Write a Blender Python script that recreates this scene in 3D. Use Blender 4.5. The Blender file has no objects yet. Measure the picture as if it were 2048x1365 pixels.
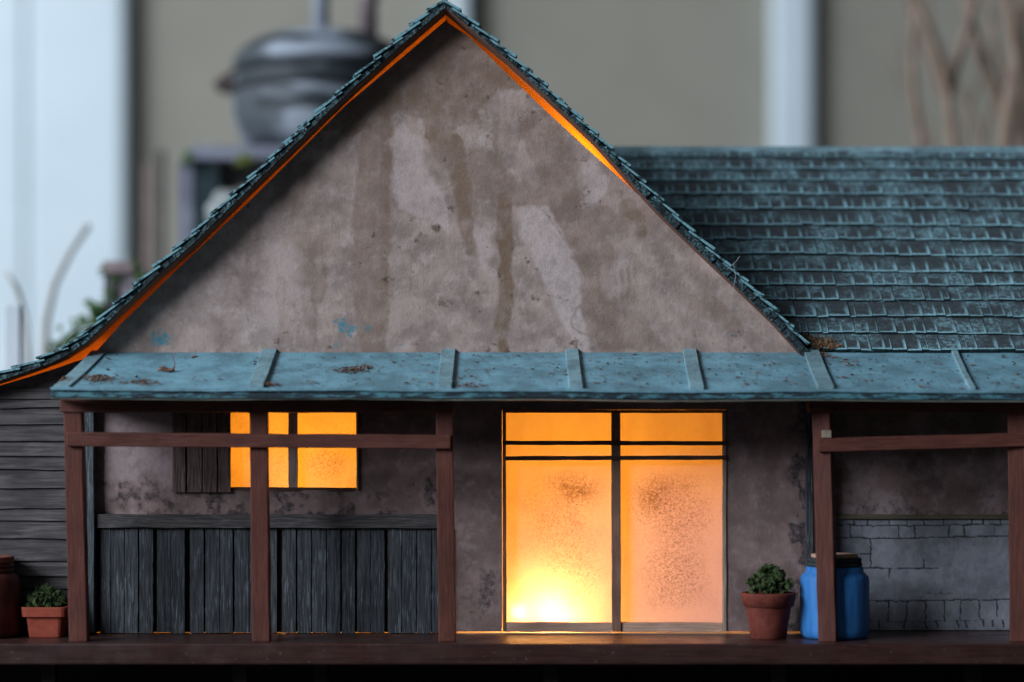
import bpy, math, random
import numpy as np
from mathutils import Vector, noise as mnoise
random.seed(7); rng = np.random.RandomState(7)

# ---------------------------------------------------------------- scale, camera, light
S = 0.0002          # metres per photo pixel at the facade plane
D = 4650.0          # camera distance, same unit
CX, EY, BASE = 1024.0, 868.0, 1420.0
def V(x, y, d):     # x right, y down, d away from the camera (facade plane = 0)
    return Vector(((x-CX)*S, d*S, (BASE-y)*S))
def unp(x, y, d):   # where a point seen at (x,y) and standing at depth d really is
    k = (D+d)/D
    return (CX+(x-CX)*k, EY+(y-EY)*k, d)
def W(x, y, d): return V(*unp(x, y, d))

C = bpy.data.collections.new('place'); bpy.context.scene.collection.children.link(C)
scn = bpy.context.scene
cam = bpy.data.cameras.new('camera'); co = bpy.data.objects.new('camera', cam); scn.collection.objects.link(co)
co.location = V(CX, EY, -D); co.rotation_euler = (math.pi/2, 0, 0)
cam.sensor_width = 36.0; cam.lens = 36.0*D/2048.0
cam.shift_y = (EY-682.5)/2048.0
cam.clip_start = 0.01; cam.clip_end = 50
cam.dof.use_dof = True; cam.dof.focus_distance = (D-15)*S; cam.dof.aperture_fstop = 4.3
scn.camera = co
w = bpy.data.worlds.new('World'); scn.world = w; w.use_nodes = True
w.node_tree.nodes['Background'].inputs[0].default_value = (0.70, 0.84, 1.0, 1)
w.node_tree.nodes['Background'].inputs[1].default_value = 0.05
scn.view_settings.view_transform = 'Standard'; scn.view_settings.look = 'None'
scn.view_settings.exposure = 0.0; scn.view_settings.gamma = 1.0
scn.view_settings.use_curve_mapping = False

def area(name, loc, target, sx, sy, power, col):
    l = bpy.data.lights.new(name, 'AREA'); l.shape = 'RECTANGLE'; l.size = sx; l.size_y = sy
    l.energy = power; l.color = col
    o = bpy.data.objects.new(name, l); scn.collection.objects.link(o)
    o.location = loc; o.rotation_euler = (Vector(target)-Vector(loc)).to_track_quat('-Z', 'Y').to_euler()
    return o
def point(name, p, power, col, r=4):
    l = bpy.data.lights.new(name, 'POINT'); l.energy = power; l.color = col; l.shadow_soft_size = r*S
    o = bpy.data.objects.new(name, l); scn.collection.objects.link(o); o.location = V(*p); return o
# the window of the room, up to the left behind the camera
KEY = area('room_window_light', (-2.3, -1.82, 1.30), (0.0, 0.0, 0.1), 1.45, 1.1, 106.0, (0.80, 0.885, 1.0))
# light on the far wall of the room (added fill lamp on the left)
area('added_wall_fill_light', (-1.6, 0.1, 0.9), (0.4, 1.2, 0.2), 1.4, 1.2, 20.0, (0.82, 0.90, 1.0))
ORANGE = (1.0, 0.35, 0.016)
point('bulb_light', (1108, 1222, 80), 0.115, (1.0, 0.50, 0.15), 12)
point('bulb_light', (1038, 1226, 36), 0.006, (1.0, 0.55, 0.18), 5)
point('room_glow_light', (1190, 960, 300), 0.20, (1.0, 0.375, 0.016), 30)
point('room_glow_light', (600, 930, 230), 0.17, (1.0, 0.375, 0.016), 30)
point('attic_glow_light', (1118, 345, 85), 0.085, (1.0, 0.52, 0.02), 12)
point('attic_glow_light', (70, 900, 200), 0.04, ORANGE, 20)

# ---------------------------------------------------------------- mesh builder
class MB:
    def __init__(s): s.v = []; s.f = []; s.c = []; s.uv = []
    def vert(s, p, c=(0, 0, 0, 0)): s.v.append(tuple(p)); s.c.append(c); return len(s.v)-1
    def face(s, idx, uv=None): s.f.append(tuple(idx)); s.uv.append(uv)
    def hexa(s, P, c=(0, 0, 0, 0), uvtop=None):
        """8 corners: bottom ring 0..3, top ring 4..7 (same order)"""
        i = [s.vert(p, c) for p in P]
        Q = [(3, 2, 1, 0), (4, 5, 6, 7), (0, 1, 5, 4), (1, 2, 6, 5), (2, 3, 7, 6), (3, 0, 4, 7)]
        for n, q in enumerate(Q):
            uv = uvtop if (n == 1 and uvtop) else ([(3, 3)]*4 if uvtop else None)
            s.face([i[k] for k in q], uv)
    def box(s, x0, x1, y0, y1, d0, d1):
        s.hexa([V(x0, y1, d0), V(x1, y1, d0), V(x1, y1, d1), V(x0, y1, d1),
                V(x0, y0, d0), V(x1, y0, d0), V(x1, y0, d1), V(x0, y0, d1)])
    def obox(s, x0, x1, y0, y1, d, t):       # seen rectangle of the front face
        a = unp(x0, y0, d); b = unp(x1, y1, d); s.box(a[0], b[0], a[1], b[1], d, d+t)
    def beam(s, A, B, w, t, seg=10, jit=0.5, yaw=0.0, ends=True, wend=None):
        """stick from A to B (x,y,d), cross-section w (sideways in the picture) by t (in depth)"""
        A = Vector(A); B = Vector(B); ax = (B-A).normalized()
        dd = Vector((0, 0, 1)); side = ax.cross(dd).normalized(); dd = side.cross(ax).normalized()
        if yaw:
            c_, s_ = math.cos(yaw), math.sin(yaw)
            side, dd = side*c_+dd*s_, dd*c_-side*s_
        rings = []; ph = random.random()*100
        for k in range(seg+1):
            f = k/seg; P = A.lerp(B, f); ww = w if wend is None else w+(wend-w)*f
            r = []
            for n, (a, b) in enumerate(((-1, -1), (1, -1), (1, 1), (-1, 1))):
                ja = jit*mnoise.noise(Vector((ph+f*seg*0.45, n*7.3, 1.1))); jb = jit*mnoise.noise(Vector((ph+f*seg*0.45, n*5.1, 8.1)))
                q = P+side*(a*ww/2+ja*2)+dd*(b*t/2+jb)
                r.append(s.vert(V(q.x, q.y, q.z)))
            rings.append(r)
        for k in range(seg):
            for n in range(4):
                m = (n+1) % 4
                s.face((rings[k][n], rings[k][m], rings[k+1][m], rings[k+1][n]))
        s.face(rings[0][::-1]); s.face(rings[-1])
    def grid(s, rows, d0, thick, cf):
        """rows: list of (y, xl, xr, n). front sheet with painted masks + back and edges"""
        n = rows[0][3]; H = len(rows)
        ys = np.array([r[0] for r in rows], float); xl = np.array([r[1] for r in rows], float); xr = np.array([r[2] for r in rows], float)
        t = np.linspace(0, 1, n)
        X = xl[:, None]+(xr-xl)[:, None]*t[None, :]; Y = np.repeat(ys[:, None], n, 1)
        col = cf(X, Y)
        b0 = len(s.v)
        for i in range(H):
            for j in range(n):
                s.v.append(tuple(V(X[i, j], Y[i, j], d0))); s.c.append(tuple(col[i, j]))
        for i in range(H-1):
            for j in range(n-1):
                a = b0+i*n+j; s.f.append((a, a+n, a+n+1, a+1)); s.uv.append(None)
        bl = [s.vert(V(xl[i], ys[i], d0+thick)) for i in range(H)]
        br = [s.vert(V(xr[i], ys[i], d0+thick)) for i in range(H)]
        for i in range(H-1):
            s.face((bl[i], br[i], br[i+1], bl[i+1]))
            s.face((b0+i*n, bl[i], bl[i+1], b0+(i+1)*n))
            s.face((b0+i*n+n-1, b0+(i+1)*n+n-1, br[i+1], br[i]))
        s.face([b0+j for j in range(n)]+[br[0], bl[0]])
        s.face([b0+(H-1)*n+j for j in range(n)][::-1]+[bl[-1], br[-1]])
    def tube(s, pts, rad, sides=8, closed_ends=True, world=False):
        """pts: (x,y,d) list, rad: number or list"""
        P = [Vector(p) if world else V(*p) for p in pts]; n = len(P)
        R = [rad]*n if not hasattr(rad, '__len__') else rad
        up = Vector((0.13, 0.9, 0.41)).normalized(); rings = []
        for i in range(n):
            t = (P[min(i+1, n-1)]-P[max(i-1, 0)]).normalized()
            a = t.cross(up).normalized(); b = t.cross(a)
            rings.append([s.vert(P[i]+(a*math.cos(2*math.pi*k/sides)+b*math.sin(2*math.pi*k/sides))*R[i]*S) for k in range(sides)])
        for i in range(n-1):
            for k in range(sides):
                m = (k+1) % sides
                s.face((rings[i][k], rings[i][m], rings[i+1][m], rings[i+1][k]))
        if closed_ends: s.face(rings[0][::-1]); s.face(rings[-1])
    def lathe(s, cx, cd, prof, sides=48, sq=None):
        """prof: (radius, y) list, axis vertical at x=cx, depth=cd"""
        rings = []
        for r, y in prof:
            ring = []
            for k in range(sides):
                a = 2*math.pi*k/sides; ca, sa = math.cos(a), math.sin(a)
                if sq:
                    m = 1.0/((abs(ca)**sq+abs(sa)**sq)**(1.0/sq)); ca *= m; sa *= m
                ring.append(s.vert(V(cx+r*ca, y, cd+r*sa)))
            rings.append(ring)
        for i in range(len(rings)-1):
            for k in range(sides):
                m = (k+1) % sides; s.face((rings[i][k], rings[i][m], rings[i+1][m], rings[i+1][k]))
        s.face(rings[0][::-1]); s.face(rings[-1])
    def blob(s, c, r, lump=0.25, seed=0.0, sub=2, sq=(1, 1, 1)):
        import bmesh
        bm = bmesh.new(); bmesh.ops.create_icosphere(bm, subdivisions=sub, radius=1.0)
        b0 = len(s.v)
        for q in bm.verts:
            n = mnoise.noise(q.co*1.7+Vector((seed, seed*2.3, 0))); m = mnoise.noise(q.co*4.1+Vector((seed, 0, seed)))
            k = r*(1+lump*n*2+lump*m)
            s.vert(V(c[0]+q.co.x*k*sq[0], c[1]+q.co.z*k*sq[2], c[2]+q.co.y*k*sq[1]))
        for f in bm.faces: s.face([b0+q.index for q in f.verts])
        bm.free()
    def build(s, name, mat, parent=None, smooth=False, bevel=0.0, fixn=True, label=None):
        me = bpy.data.meshes.new(name); me.from_pydata(s.v, [], s.f)
        a = me.color_attributes.new('mask', 'FLOAT_COLOR', 'POINT')
        a.data.foreach_set('color', np.array(s.c, dtype=np.float32).ravel())
        if any(u is not None for u in s.uv):
            uvl = me.uv_layers.new(name='UVMap'); k = 0; arr = np.zeros((len(me.loops), 2), np.float32)
            for f, u in zip(s.f, s.uv):
                for n in range(len(f)):
                    if u is not None: arr[k] = u[n]
                    k += 1
            uvl.data.foreach_set('uv', arr.ravel())
        me.validate(); me.update()
        if fixn:
            import bmesh
            bm = bmesh.new(); bm.from_mesh(me); bmesh.ops.recalc_face_normals(bm, faces=bm.faces[:]); bm.to_mesh(me); bm.free()
        if smooth:
            me.polygons.foreach_set('use_smooth', [True]*len(me.polygons))
        o = bpy.data.objects.new(name, me); C.objects.link(o)
        if mat: me.materials.append(mat)
        if bevel:
            m = o.modifiers.new('Bevel', 'BEVEL'); m.width = bevel*S; m.segments = 2; m.limit_method = 'ANGLE'; m.angle_limit = math.radians(50)
        if parent is not None:
            o.parent = parent
            p = parent; loc = Vector((0, 0, 0))
            while p is not None: loc += p.location; p = p.parent
            o.location = -loc
        if label: o['label'] = label
        return o

def thing(name, label, cat, base, group=None):
    o = bpy.data.objects.new(name, None); C.objects.link(o); o.location = V(*base)
    o.empty_display_size = 0.01; o['label'] = label; o['category'] = cat
    if group: o['group'] = group
    return o
def tag(o, label, cat, group=None):
    o['label'] = label; o['category'] = cat
    if group: o['group'] = group
    return o
def struct(o): o['kind'] = 'structure'; return o

# ---------------------------------------------------------------- numpy noise for painted masks
_lat = {}
def vn(X, Y, sc, seed=0):
    if seed not in _lat: _lat[seed] = np.random.RandomState(seed+11).rand(256, 256)
    L = _lat[seed]; x = X/sc; y = Y/sc
    xi = np.floor(x).astype(int); yi = np.floor(y).astype(int); fx = x-xi; fy = y-yi
    fx = fx*fx*(3-2*fx); fy = fy*fy*(3-2*fy)
    g = lambda a, b: L[a % 256, b % 256]
    return (g(xi, yi)*(1-fx)+g(xi+1, yi)*fx)*(1-fy)+(g(xi, yi+1)*(1-fx)+g(xi+1, yi+1)*fx)*fy
def fbm(X, Y, sc, seed=0, o=4):
    r = 0; a = 0.5
    for k in range(o): r = r+a*vn(X, Y, sc/2**k, seed+k*13); a *= 0.5
    return r/(1-0.5**o)
def sst(a, b, x):
    t = np.clip((x-a)/(b-a), 0, 1); return t*t*(3-2*t)
def chain(X, Y, pts):
    """signed distance to a chain of (x,y,r)"""
    best = np.full(X.shape, 1e9)
    for (x0, y0, r0), (x1, y1, r1) in zip(pts, pts[1:]):
        dx, dy = x1-x0, y1-y0; L = dx*dx+dy*dy+1e-9
        t = np.clip(((X-x0)*dx+(Y-y0)*dy)/L, 0, 1)
        best = np.minimum(best, np.hypot(X-x0-t*dx, Y-y0-t*dy)-(r0+(r1-r0)*t))
    return best
def poly_sd(X, Y, P):
    ins = np.zeros(X.shape, bool); best = np.full(X.shape, 1e9); n = len(P)
    for i in range(n):
        x0, y0 = P[i]; x1, y1 = P[(i+1) % n]
        dx, dy = x1-x0, y1-y0; t = np.clip(((X-x0)*dx+(Y-y0)*dy)/(dx*dx+dy*dy+1e-9), 0, 1)
        best = np.minimum(best, np.hypot(X-x0-t*dx, Y-y0-t*dy))
        if y0 != y1:
            c = ((y0 > Y) != (y1 > Y)) & (X < (x1-x0)*(Y-y0)/(y1-y0)+x0); ins ^= c
    return np.where(ins, -best, best)

# ---------------------------------------------------------------- material helper
class Mat:
    def __init__(s, name, rough=0.8, spec=0.3):
        s.m = bpy.data.materials.new(name); s.m.use_nodes = True; s.t = s.m.node_tree
        s.b = s.t.nodes['Principled BSDF']; s.b.inputs['Roughness'].default_value = rough
        s.b.inputs['Specular IOR Level'].default_value = spec
        s.tc = s.t.nodes.new('ShaderNodeTexCoord'); s.at = None
    def n(s, k): return s.t.nodes.new(k)
    def l(s, a, b): s.t.links.new(a, b)
    def setin(s, sock, v):
        if isinstance(v, bpy.types.NodeSocket): s.l(v, sock)
        else: sock.default_value = v
    def coord(s, sc=(1, 1, 1), rot=(0, 0, 0)):
        mp = s.n('ShaderNodeMapping'); s.l(s.tc.outputs['Object'], mp.inputs[0])
        mp.inputs['Scale'].default_value = sc; mp.inputs['Rotation'].default_value = rot; return mp.outputs[0]
    def noise(s, size, detail=4, rough=0.55, sc=(1, 1, 1), dist=0.0, rot=(0, 0, 0)):
        """size = feature size in photo pixels"""
        t = s.n('ShaderNodeTexNoise'); s.l(s.coord(sc, rot), t.inputs['Vector'])
        t.inputs['Scale'].default_value = 1.0/(size*S); t.inputs['Detail'].default_value = detail
        t.inputs['Roughness'].default_value = rough; t.inputs['Distortion'].default_value = dist
        return t.outputs[0]
    def ramp(s, v, a, b, ca=0.0, cb=1.0):
        r = s.n('ShaderNodeMapRange'); s.l(v, r.inputs[0]); r.inputs[1].default_value = a; r.inputs[2].default_value = b
        r.inputs[3].default_value = ca; r.inputs[4].default_value = cb; r.clamp = True; r.interpolation_type = 'SMOOTHSTEP'; return r.outputs[0]
    def math(s, op, a, b=0.0):
        m = s.n('ShaderNodeMath'); m.operation = op; s.setin(m.inputs[0], a); s.setin(m.inputs[1], b); m.use_clamp = op in ('ADD', 'MULTIPLY', 'SUBTRACT'); return m.outputs[0]
    def mix(s, f, a, b, mode='MIX'):
        m = s.n('ShaderNodeMix'); m.data_type = 'RGBA'; m.blend_type = mode
        s.setin(m.inputs[0], f)
        for k, v in ((6, a), (7, b)):
            if isinstance(v, tuple) and len(v) == 3: v = v+(1,)
            s.setin(m.inputs[k], v)
        return m.outputs[2]
    def mask(s):
        if not s.at:
            s.at = s.n('ShaderNodeAttribute'); s.at.attribute_name = 'mask'
            s.sp = s.n('ShaderNodeSeparateColor'); s.l(s.at.outputs['Color'], s.sp.inputs[0])
        return [s.sp.outputs[0], s.sp.outputs[1], s.sp.outputs[2], s.at.outputs['Alpha']]
    def bump(s, h, dist, st=1.0):
        b = s.n('ShaderNodeBump'); s.l(h, b.inputs['Height']); b.inputs['Distance'].default_value = dist*S; b.inputs['Strength'].default_value = st
        s.l(b.outputs[0], s.b.inputs['Normal']); return b.outputs[0]
    def col(s, c): s.setin(s.b.inputs['Base Color'], c+(1,) if isinstance(c, tuple) and len(c) == 3 else c); return s

def m_plaster(name, base, stain, light, dark, mk=0.38):
    m = Mat(name, 0.85, 0.25); R, G, B, A = m.mask()
    c = m.mix(m.ramp(m.noise(70, 6, 0.6), 0.36, 0.64), base, tuple(k*0.62 for k in base))
    c = m.mix(m.math('MULTIPLY', m.ramp(m.noise(34, 8, 0.66, dist=0.15), 0.50, 0.66), 0.40), c, light)
    c = m.mix(m.math('MULTIPLY', m.ramp(m.noise(9, 4, 0.6, sc=(1, 1, 0.45)), 0.50, 0.68), 0.25), c, stain)
    c = m.mix(m.math('MULTIPLY', G, m.ramp(m.noise(26, 8, 0.72), 0.36, 0.60, 0.45, 1.0)), c, light)
    c = m.mix(m.math('MULTIPLY', R, m.ramp(m.noise(40, 6, 0.65), 0.35, 0.65, 0.5, 1.0)), c, stain)
    c = m.mix(m.math('MULTIPLY', m.ramp(m.math('ADD', m.math('MULTIPLY', B, mk), m.math('MULTIPLY', m.noise(11, 9, 0.82), 0.9)), 0.62, 0.90), m.ramp(B, 0.02, 0.3)), c, dark)
    c = m.mix(m.math('MULTIPLY', m.ramp(m.noise(6, 5, 0.75, sc=(1, 1, 0.8)), 0.64, 0.76), 0.45), c, dark)
    c = m.mix(m.math('MULTIPLY', m.ramp(m.math('ADD', m.math('MULTIPLY', A, 0.33), m.math('MULTIPLY', m.noise(12, 9, 0.9), 0.9)), 0.69, 0.84), m.ramp(A, 0.02, 0.25)), c, (0.05, 0.24, 0.30))
    m.col(c)
    h = m.math('ADD', m.math('MULTIPLY', m.noise(14, 7, 0.7), 0.7), m.math('MULTIPLY', m.noise(3, 3, 0.6), 0.3))
    m.bump(h, 3.6, 0.6)
    return m.m
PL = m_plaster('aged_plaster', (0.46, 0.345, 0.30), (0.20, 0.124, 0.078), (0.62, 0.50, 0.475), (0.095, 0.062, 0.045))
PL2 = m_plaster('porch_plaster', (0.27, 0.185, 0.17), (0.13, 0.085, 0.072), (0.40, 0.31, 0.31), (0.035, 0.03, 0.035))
PL3 = m_plaster('brick_plaster', (0.26, 0.267, 0.305), (0.14, 0.125, 0.125), (0.33, 0.335, 0.375), (0.05, 0.05, 0.056), 0.62)

def m_wood(name, a, b, axis='z', grain=5.0, hi=None, hiamt=0.5, rough=0.7, spec=0.3, bump=1.6):
    m = Mat(name, rough, spec); k = 0.06
    sc = {'z': (1, 1, k), 'x': (k, 1, 1), 'y': (1, k, 1)}[axis]
    g = m.noise(grain, 6, 0.65, sc=sc, dist=0.3)
    c = m.mix(m.ramp(g, 0.38, 0.62), a, b)
    c = m.mix(m.ramp(m.noise(80, 3, 0.5), 0.3, 0.7, 0.0, 0.5), c, tuple(q*0.55 for q in a))
    if hi:
        f = m.math('MULTIPLY', m.ramp(m.noise(grain*1.3, 5, 0.7, sc=tuple(q*1.7 for q in sc)), 0.5, 0.66), m.ramp(m.noise(60, 4, 0.6), 0.42, 0.62, 0.15, hiamt))
        c = m.mix(f, c, hi)
    m.col(c); m.bump(g, bump, 0.9)
    return m.m
RED = m_wood('red_brown_stained_wood', (0.092, 0.025, 0.016), (0.142, 0.043, 0.028), 'z', 4, (0.22, 0.10, 0.075), 0.25, 0.62, 0.3, 0.9)
REDX = m_wood('red_brown_stained_rail_wood', (0.092, 0.025, 0.016), (0.135, 0.041, 0.028), 'x', 4, (0.26, 0.13, 0.10), 0.25, 0.62, 0.3, 0.9)
GREYV = m_wood('weathered_grey_planks', (0.032, 0.034, 0.038), (0.078, 0.082, 0.09), 'z', 4, (0.24, 0.27, 0.30), 0.6, 0.85, 0.2, 2.2)
GREYC = m_wood('weathered_corner_board', (0.05, 0.06, 0.065), (0.14, 0.165, 0.175), 'z', 4, (0.26, 0.30, 0.32), 0.6, 0.85, 0.2, 2.0)
GREYX = m_wood('weathered_grey_rail', (0.045, 0.042, 0.042), (0.115, 0.103, 0.102), 'x', 4, (0.22, 0.20, 0.20), 0.5, 0.85, 0.2, 2.2)
CLAP = m_wood('weathered_clapboard', (0.062, 0.056, 0.057), (0.14, 0.122, 0.122), 'x', 9, (0.22, 0.195, 0.195), 0.5, 0.85, 0.2, 2.0)
SHUT = m_wood('shutter_wood', (0.09, 0.058, 0.052), (0.19, 0.13, 0.118), 'z', 4, (0.3, 0.23, 0.21), 0.5, 0.8, 0.2, 2.2)
DARKW = m_wood('dark_brown_frame_wood', (0.07, 0.035, 0.025), (0.11, 0.06, 0.045), 'x', 4, None, 0, 0.7, 0.3, 0.8)
STILE = m_wood('door_stile_wood', (0.22, 0.12, 0.08), (0.32, 0.19, 0.13), 'z', 4, None, 0, 0.7, 0.3, 0.8)
PALEW = m_wood('bare_wood', (0.50, 0.31, 0.22), (0.66, 0.44, 0.33), 'x', 4, None, 0, 0.7, 0.3, 0.8)
PALEV = m_wood('bare_upright_wood', (0.27, 0.21, 0.16), (0.40, 0.32, 0.24), 'z', 4, None, 0, 0.7, 0.3, 0.8)

def m_deck():
    m = Mat('dark_varnished_deck', 0.3, 0.6)
    g = m.noise(6, 6, 0.6, sc=(0.07, 1, 1))
    c = m.mix(m.ramp(g, 0.35, 0.65), (0.032, 0.012, 0.010), (0.055, 0.022, 0.017))
    c = m.mix(m.ramp(m.noise(6, 4, 0.6), 0.665, 0.72, 0, 0.6), c, (0.30, 0.27, 0.26))
    m.col(c); m.setin(m.b.inputs['Roughness'], m.ramp(m.noise(60, 5, 0.6), 0.3, 0.7, 0.28, 0.45)); m.bump(g, 0.4, 0.5)
    return m.m
DECK = m_deck()
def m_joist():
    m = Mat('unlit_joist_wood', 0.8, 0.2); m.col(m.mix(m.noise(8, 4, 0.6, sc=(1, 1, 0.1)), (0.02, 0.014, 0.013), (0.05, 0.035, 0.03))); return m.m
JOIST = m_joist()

def m_teal(name, dark, mid, hi, axis='x'):
    m = Mat(name, 0.7, 0.35)
    c = m.mix(m.ramp(m.noise(85, 7, 0.7), 0.36, 0.64), tuple(q*1.12 for q in mid), tuple(q*0.62 for q in mid))
    c = m.mix(m.ramp(m.noise(3.5, 4, 0.7), 0.52, 0.70, 0, 0.75), c, dark)
    c = m.mix(m.ramp(m.noise(5, 6, 0.75), 0.55, 0.68, 0, 0.65), c, hi)
    c = m.mix(m.math('MULTIPLY', m.ramp(m.noise(26, 6, 0.7), 0.56, 0.68), 0.4), c, (0.13, 0.12, 0.115))
    m.col(c); m.bump(m.noise(4, 6, 0.7), 1.6, 0.9)
    return m.m
TEAL = m_teal('teal_painted_sheet', (0.085, 0.13, 0.15), (0.185, 0.375, 0.455), (0.30, 0.53, 0.60))
TEALB = m_teal('teal_brushed_batten', (0.055, 0.085, 0.10), (0.22, 0.37, 0.415), (0.48, 0.66, 0.69))
def m_fascia(name, thr):
    m = Mat(name, 0.65, 0.35)
    c = m.mix(m.ramp(m.noise(7, 6, 0.75, sc=(0.18, 1, 1)), thr, thr+0.12), (0.018, 0.032, 0.042), (0.085, 0.24, 0.285))
    m.col(c); m.bump(m.noise(5, 5, 0.7, sc=(0.25, 1, 1)), 2, 0.9); return m.m
FASC = m_fascia('teal_eaves_edge', 0.47)
def m_rake():
    m = Mat('dark_roof_board', 0.75, 0.3)
    f = m.math('MULTIPLY', m.ramp(m.noise(5, 6, 0.75), 0.46, 0.57), m.ramp(m.noise(45, 4, 0.6), 0.36, 0.58, 0.2, 1.0))
    m.col(m.mix(f, (0.014, 0.018, 0.022), (0.12, 0.235, 0.26))); m.bump(m.noise(5, 6, 0.7), 3.5, 1.0); return m.m
RAKE = m_rake()
def m_under():
    m = Mat('bare_card_underside', 0.9, 0.1); m.col(m.mix(m.noise(30, 4, 0.6), (0.34, 0.125, 0.06), (0.42, 0.17, 0.085))); return m.m
UNDER = m_under()
def m_shingle(name, base, hi, amt, brown=0.5, sthr=0.5):
    m = Mat(name, 0.72, 0.35)
    uv = m.n('ShaderNodeSeparateXYZ'); m.l(m.tc.outputs['UV'], uv.inputs[0])
    u, v = uv.outputs[0], uv.outputs[1]
    nz = m.noise(9, 6, 0.7); nz2 = m.noise(70, 4, 0.6)
    j = m.math('MULTIPLY', m.math('SUBTRACT', nz, 0.5), 0.5)
    m2 = m.n('ShaderNodeMath'); m2.operation = 'ADD'; m.l(u, m2.inputs[0]); m.l(j, m2.inputs[1])
    right = m.ramp(m2.outputs[0], 0.76, 0.92)
    left = m.ramp(u, 0.03, 0.0, 0, 0.15)
    m3 = m.n('ShaderNodeMath'); m3.operation = 'SUBTRACT'; m.l(v, m3.inputs[0]); m.l(j, m3.inputs[1])
    right = m.math('MULTIPLY', right, m.ramp(v, 0.85, 0.25, 0.05, 0.85))
    low = m.ramp(m3.outputs[0], 0.13, 0.02)
    e = m.math('MAXIMUM', m.math('MAXIMUM', right, left), low)
    e = m.math('MULTIPLY', e, m.ramp(m.noise(6, 4, 0.7), 0.22, 0.50, 0.25, 1.0))
    broad = m.math('MULTIPLY', m.ramp(nz2, 0.44, 0.64), m.ramp(m.noise(8, 6, 0.75), 0.40, 0.62))
    e = m.math('MAXIMUM', m.math('MULTIPLY', e, m.ramp(m.noise(150, 3, 0.5), 0.30, 0.60, 0.40, 1.0)), m.math('MULTIPLY', broad, 0.6))
    e = m.math('MULTIPLY', e, amt)
    c = m.mix(m.ramp(nz, 0.4, 0.6), base, tuple(q*1.6 for q in base))
    c = m.mix(m.ramp(m.noise(5, 4, 0.7), 0.58, 0.70, 0, brown), c, (0.10, 0.062, 0.045))
    c = m.mix(e, c, hi)
    side = m.ramp(u, 1.5, 2.0)
    sc = m.mix(m.ramp(m.noise(12, 4, 0.7, sc=(0.6, 1, 1)), sthr, sthr+.12), (0.012, 0.03, 0.034), tuple(q*0.9 for q in hi))
    c = m.mix(side, c, sc)
    m.col(c); m.bump(m.noise(5, 6, 0.7), 1.8, 0.9)
    return m.m
SHING = m_shingle('shingle_drybrushed_teal', (0.040, 0.050, 0.056), (0.33, 0.62, 0.70), 1.0, 0.6, 0.62)
SHEDGE = m_shingle('rake_shingle_teal', (0.04, 0.07, 0.08), (0.21, 0.43, 0.48), 1.0, 0.2, 0.40)

def m_plain(name, a, b, size=20, rough=0.7, spec=0.3, bump=0.0, sc=(1, 1, 1), det=5):
    m = Mat(name, rough, spec); n = m.noise(size, det, 0.6, sc=sc)
    m.col(m.mix(m.ramp(n, 0.35, 0.65), a, b))
    if bump: m.bump(n, bump, 0.9)
    return m.m
SOFF = m_plain('shade_toned_soffit', (0.15, 0.07, 0.045), (0.21, 0.10, 0.065), 20, 0.8, 0.2)  # overhang underside in darker brown: fading of the gap glow set into the colour
CREAM = m_plain('cream_card_inside', (0.60, 0.50, 0.40), (0.68, 0.58, 0.46), 60)
TERRA = m_plain('terracotta_clay', (0.13, 0.026, 0.017), (0.18, 0.042, 0.028), 14, 0.8, 0.3, 0.8)
TERRAB = m_plain('orange_terracotta', (0.30, 0.055, 0.03), (0.36, 0.075, 0.042), 14, 0.75, 0.3, 0.6)
BLUE = m_plain('blue_paint', (0.028, 0.165, 0.46), (0.045, 0.225, 0.57), 9, 0.55, 0.4, 0.8, (1, 1, 0.15))
DKRED = m_plain('dark_red_glaze', (0.085, 0.018, 0.014), (0.12, 0.03, 0.022), 20, 0.5, 0.4, 0.5)
CORD = m_plain('dark_cord', (0.02, 0.025, 0.028), (0.05, 0.06, 0.062), 4, 0.85, 0.2, 1.5)
PLANT = m_plain('dark_green_moss', (0.018, 0.036, 0.014), (0.07, 0.095, 0.032), 7, 0.9, 0.2, 1.0)
SOIL = m_plain('potting_soil', (0.02, 0.014, 0.01), (0.04, 0.03, 0.02), 5)
LEAF = m_plain('dry_leaf', (0.16, 0.085, 0.045), (0.30, 0.18, 0.10), 8, 0.8, 0.2, 0.8)
LEAFD = m_plain('dark_leaf', (0.13, 0.062, 0.042), (0.30, 0.17, 0.11), 6, 0.8, 0.2, 0.8)
FIBRE = m_plain('pale_fibre', (0.35, 0.40, 0.42), (0.45, 0.5, 0.5), 5)

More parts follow.
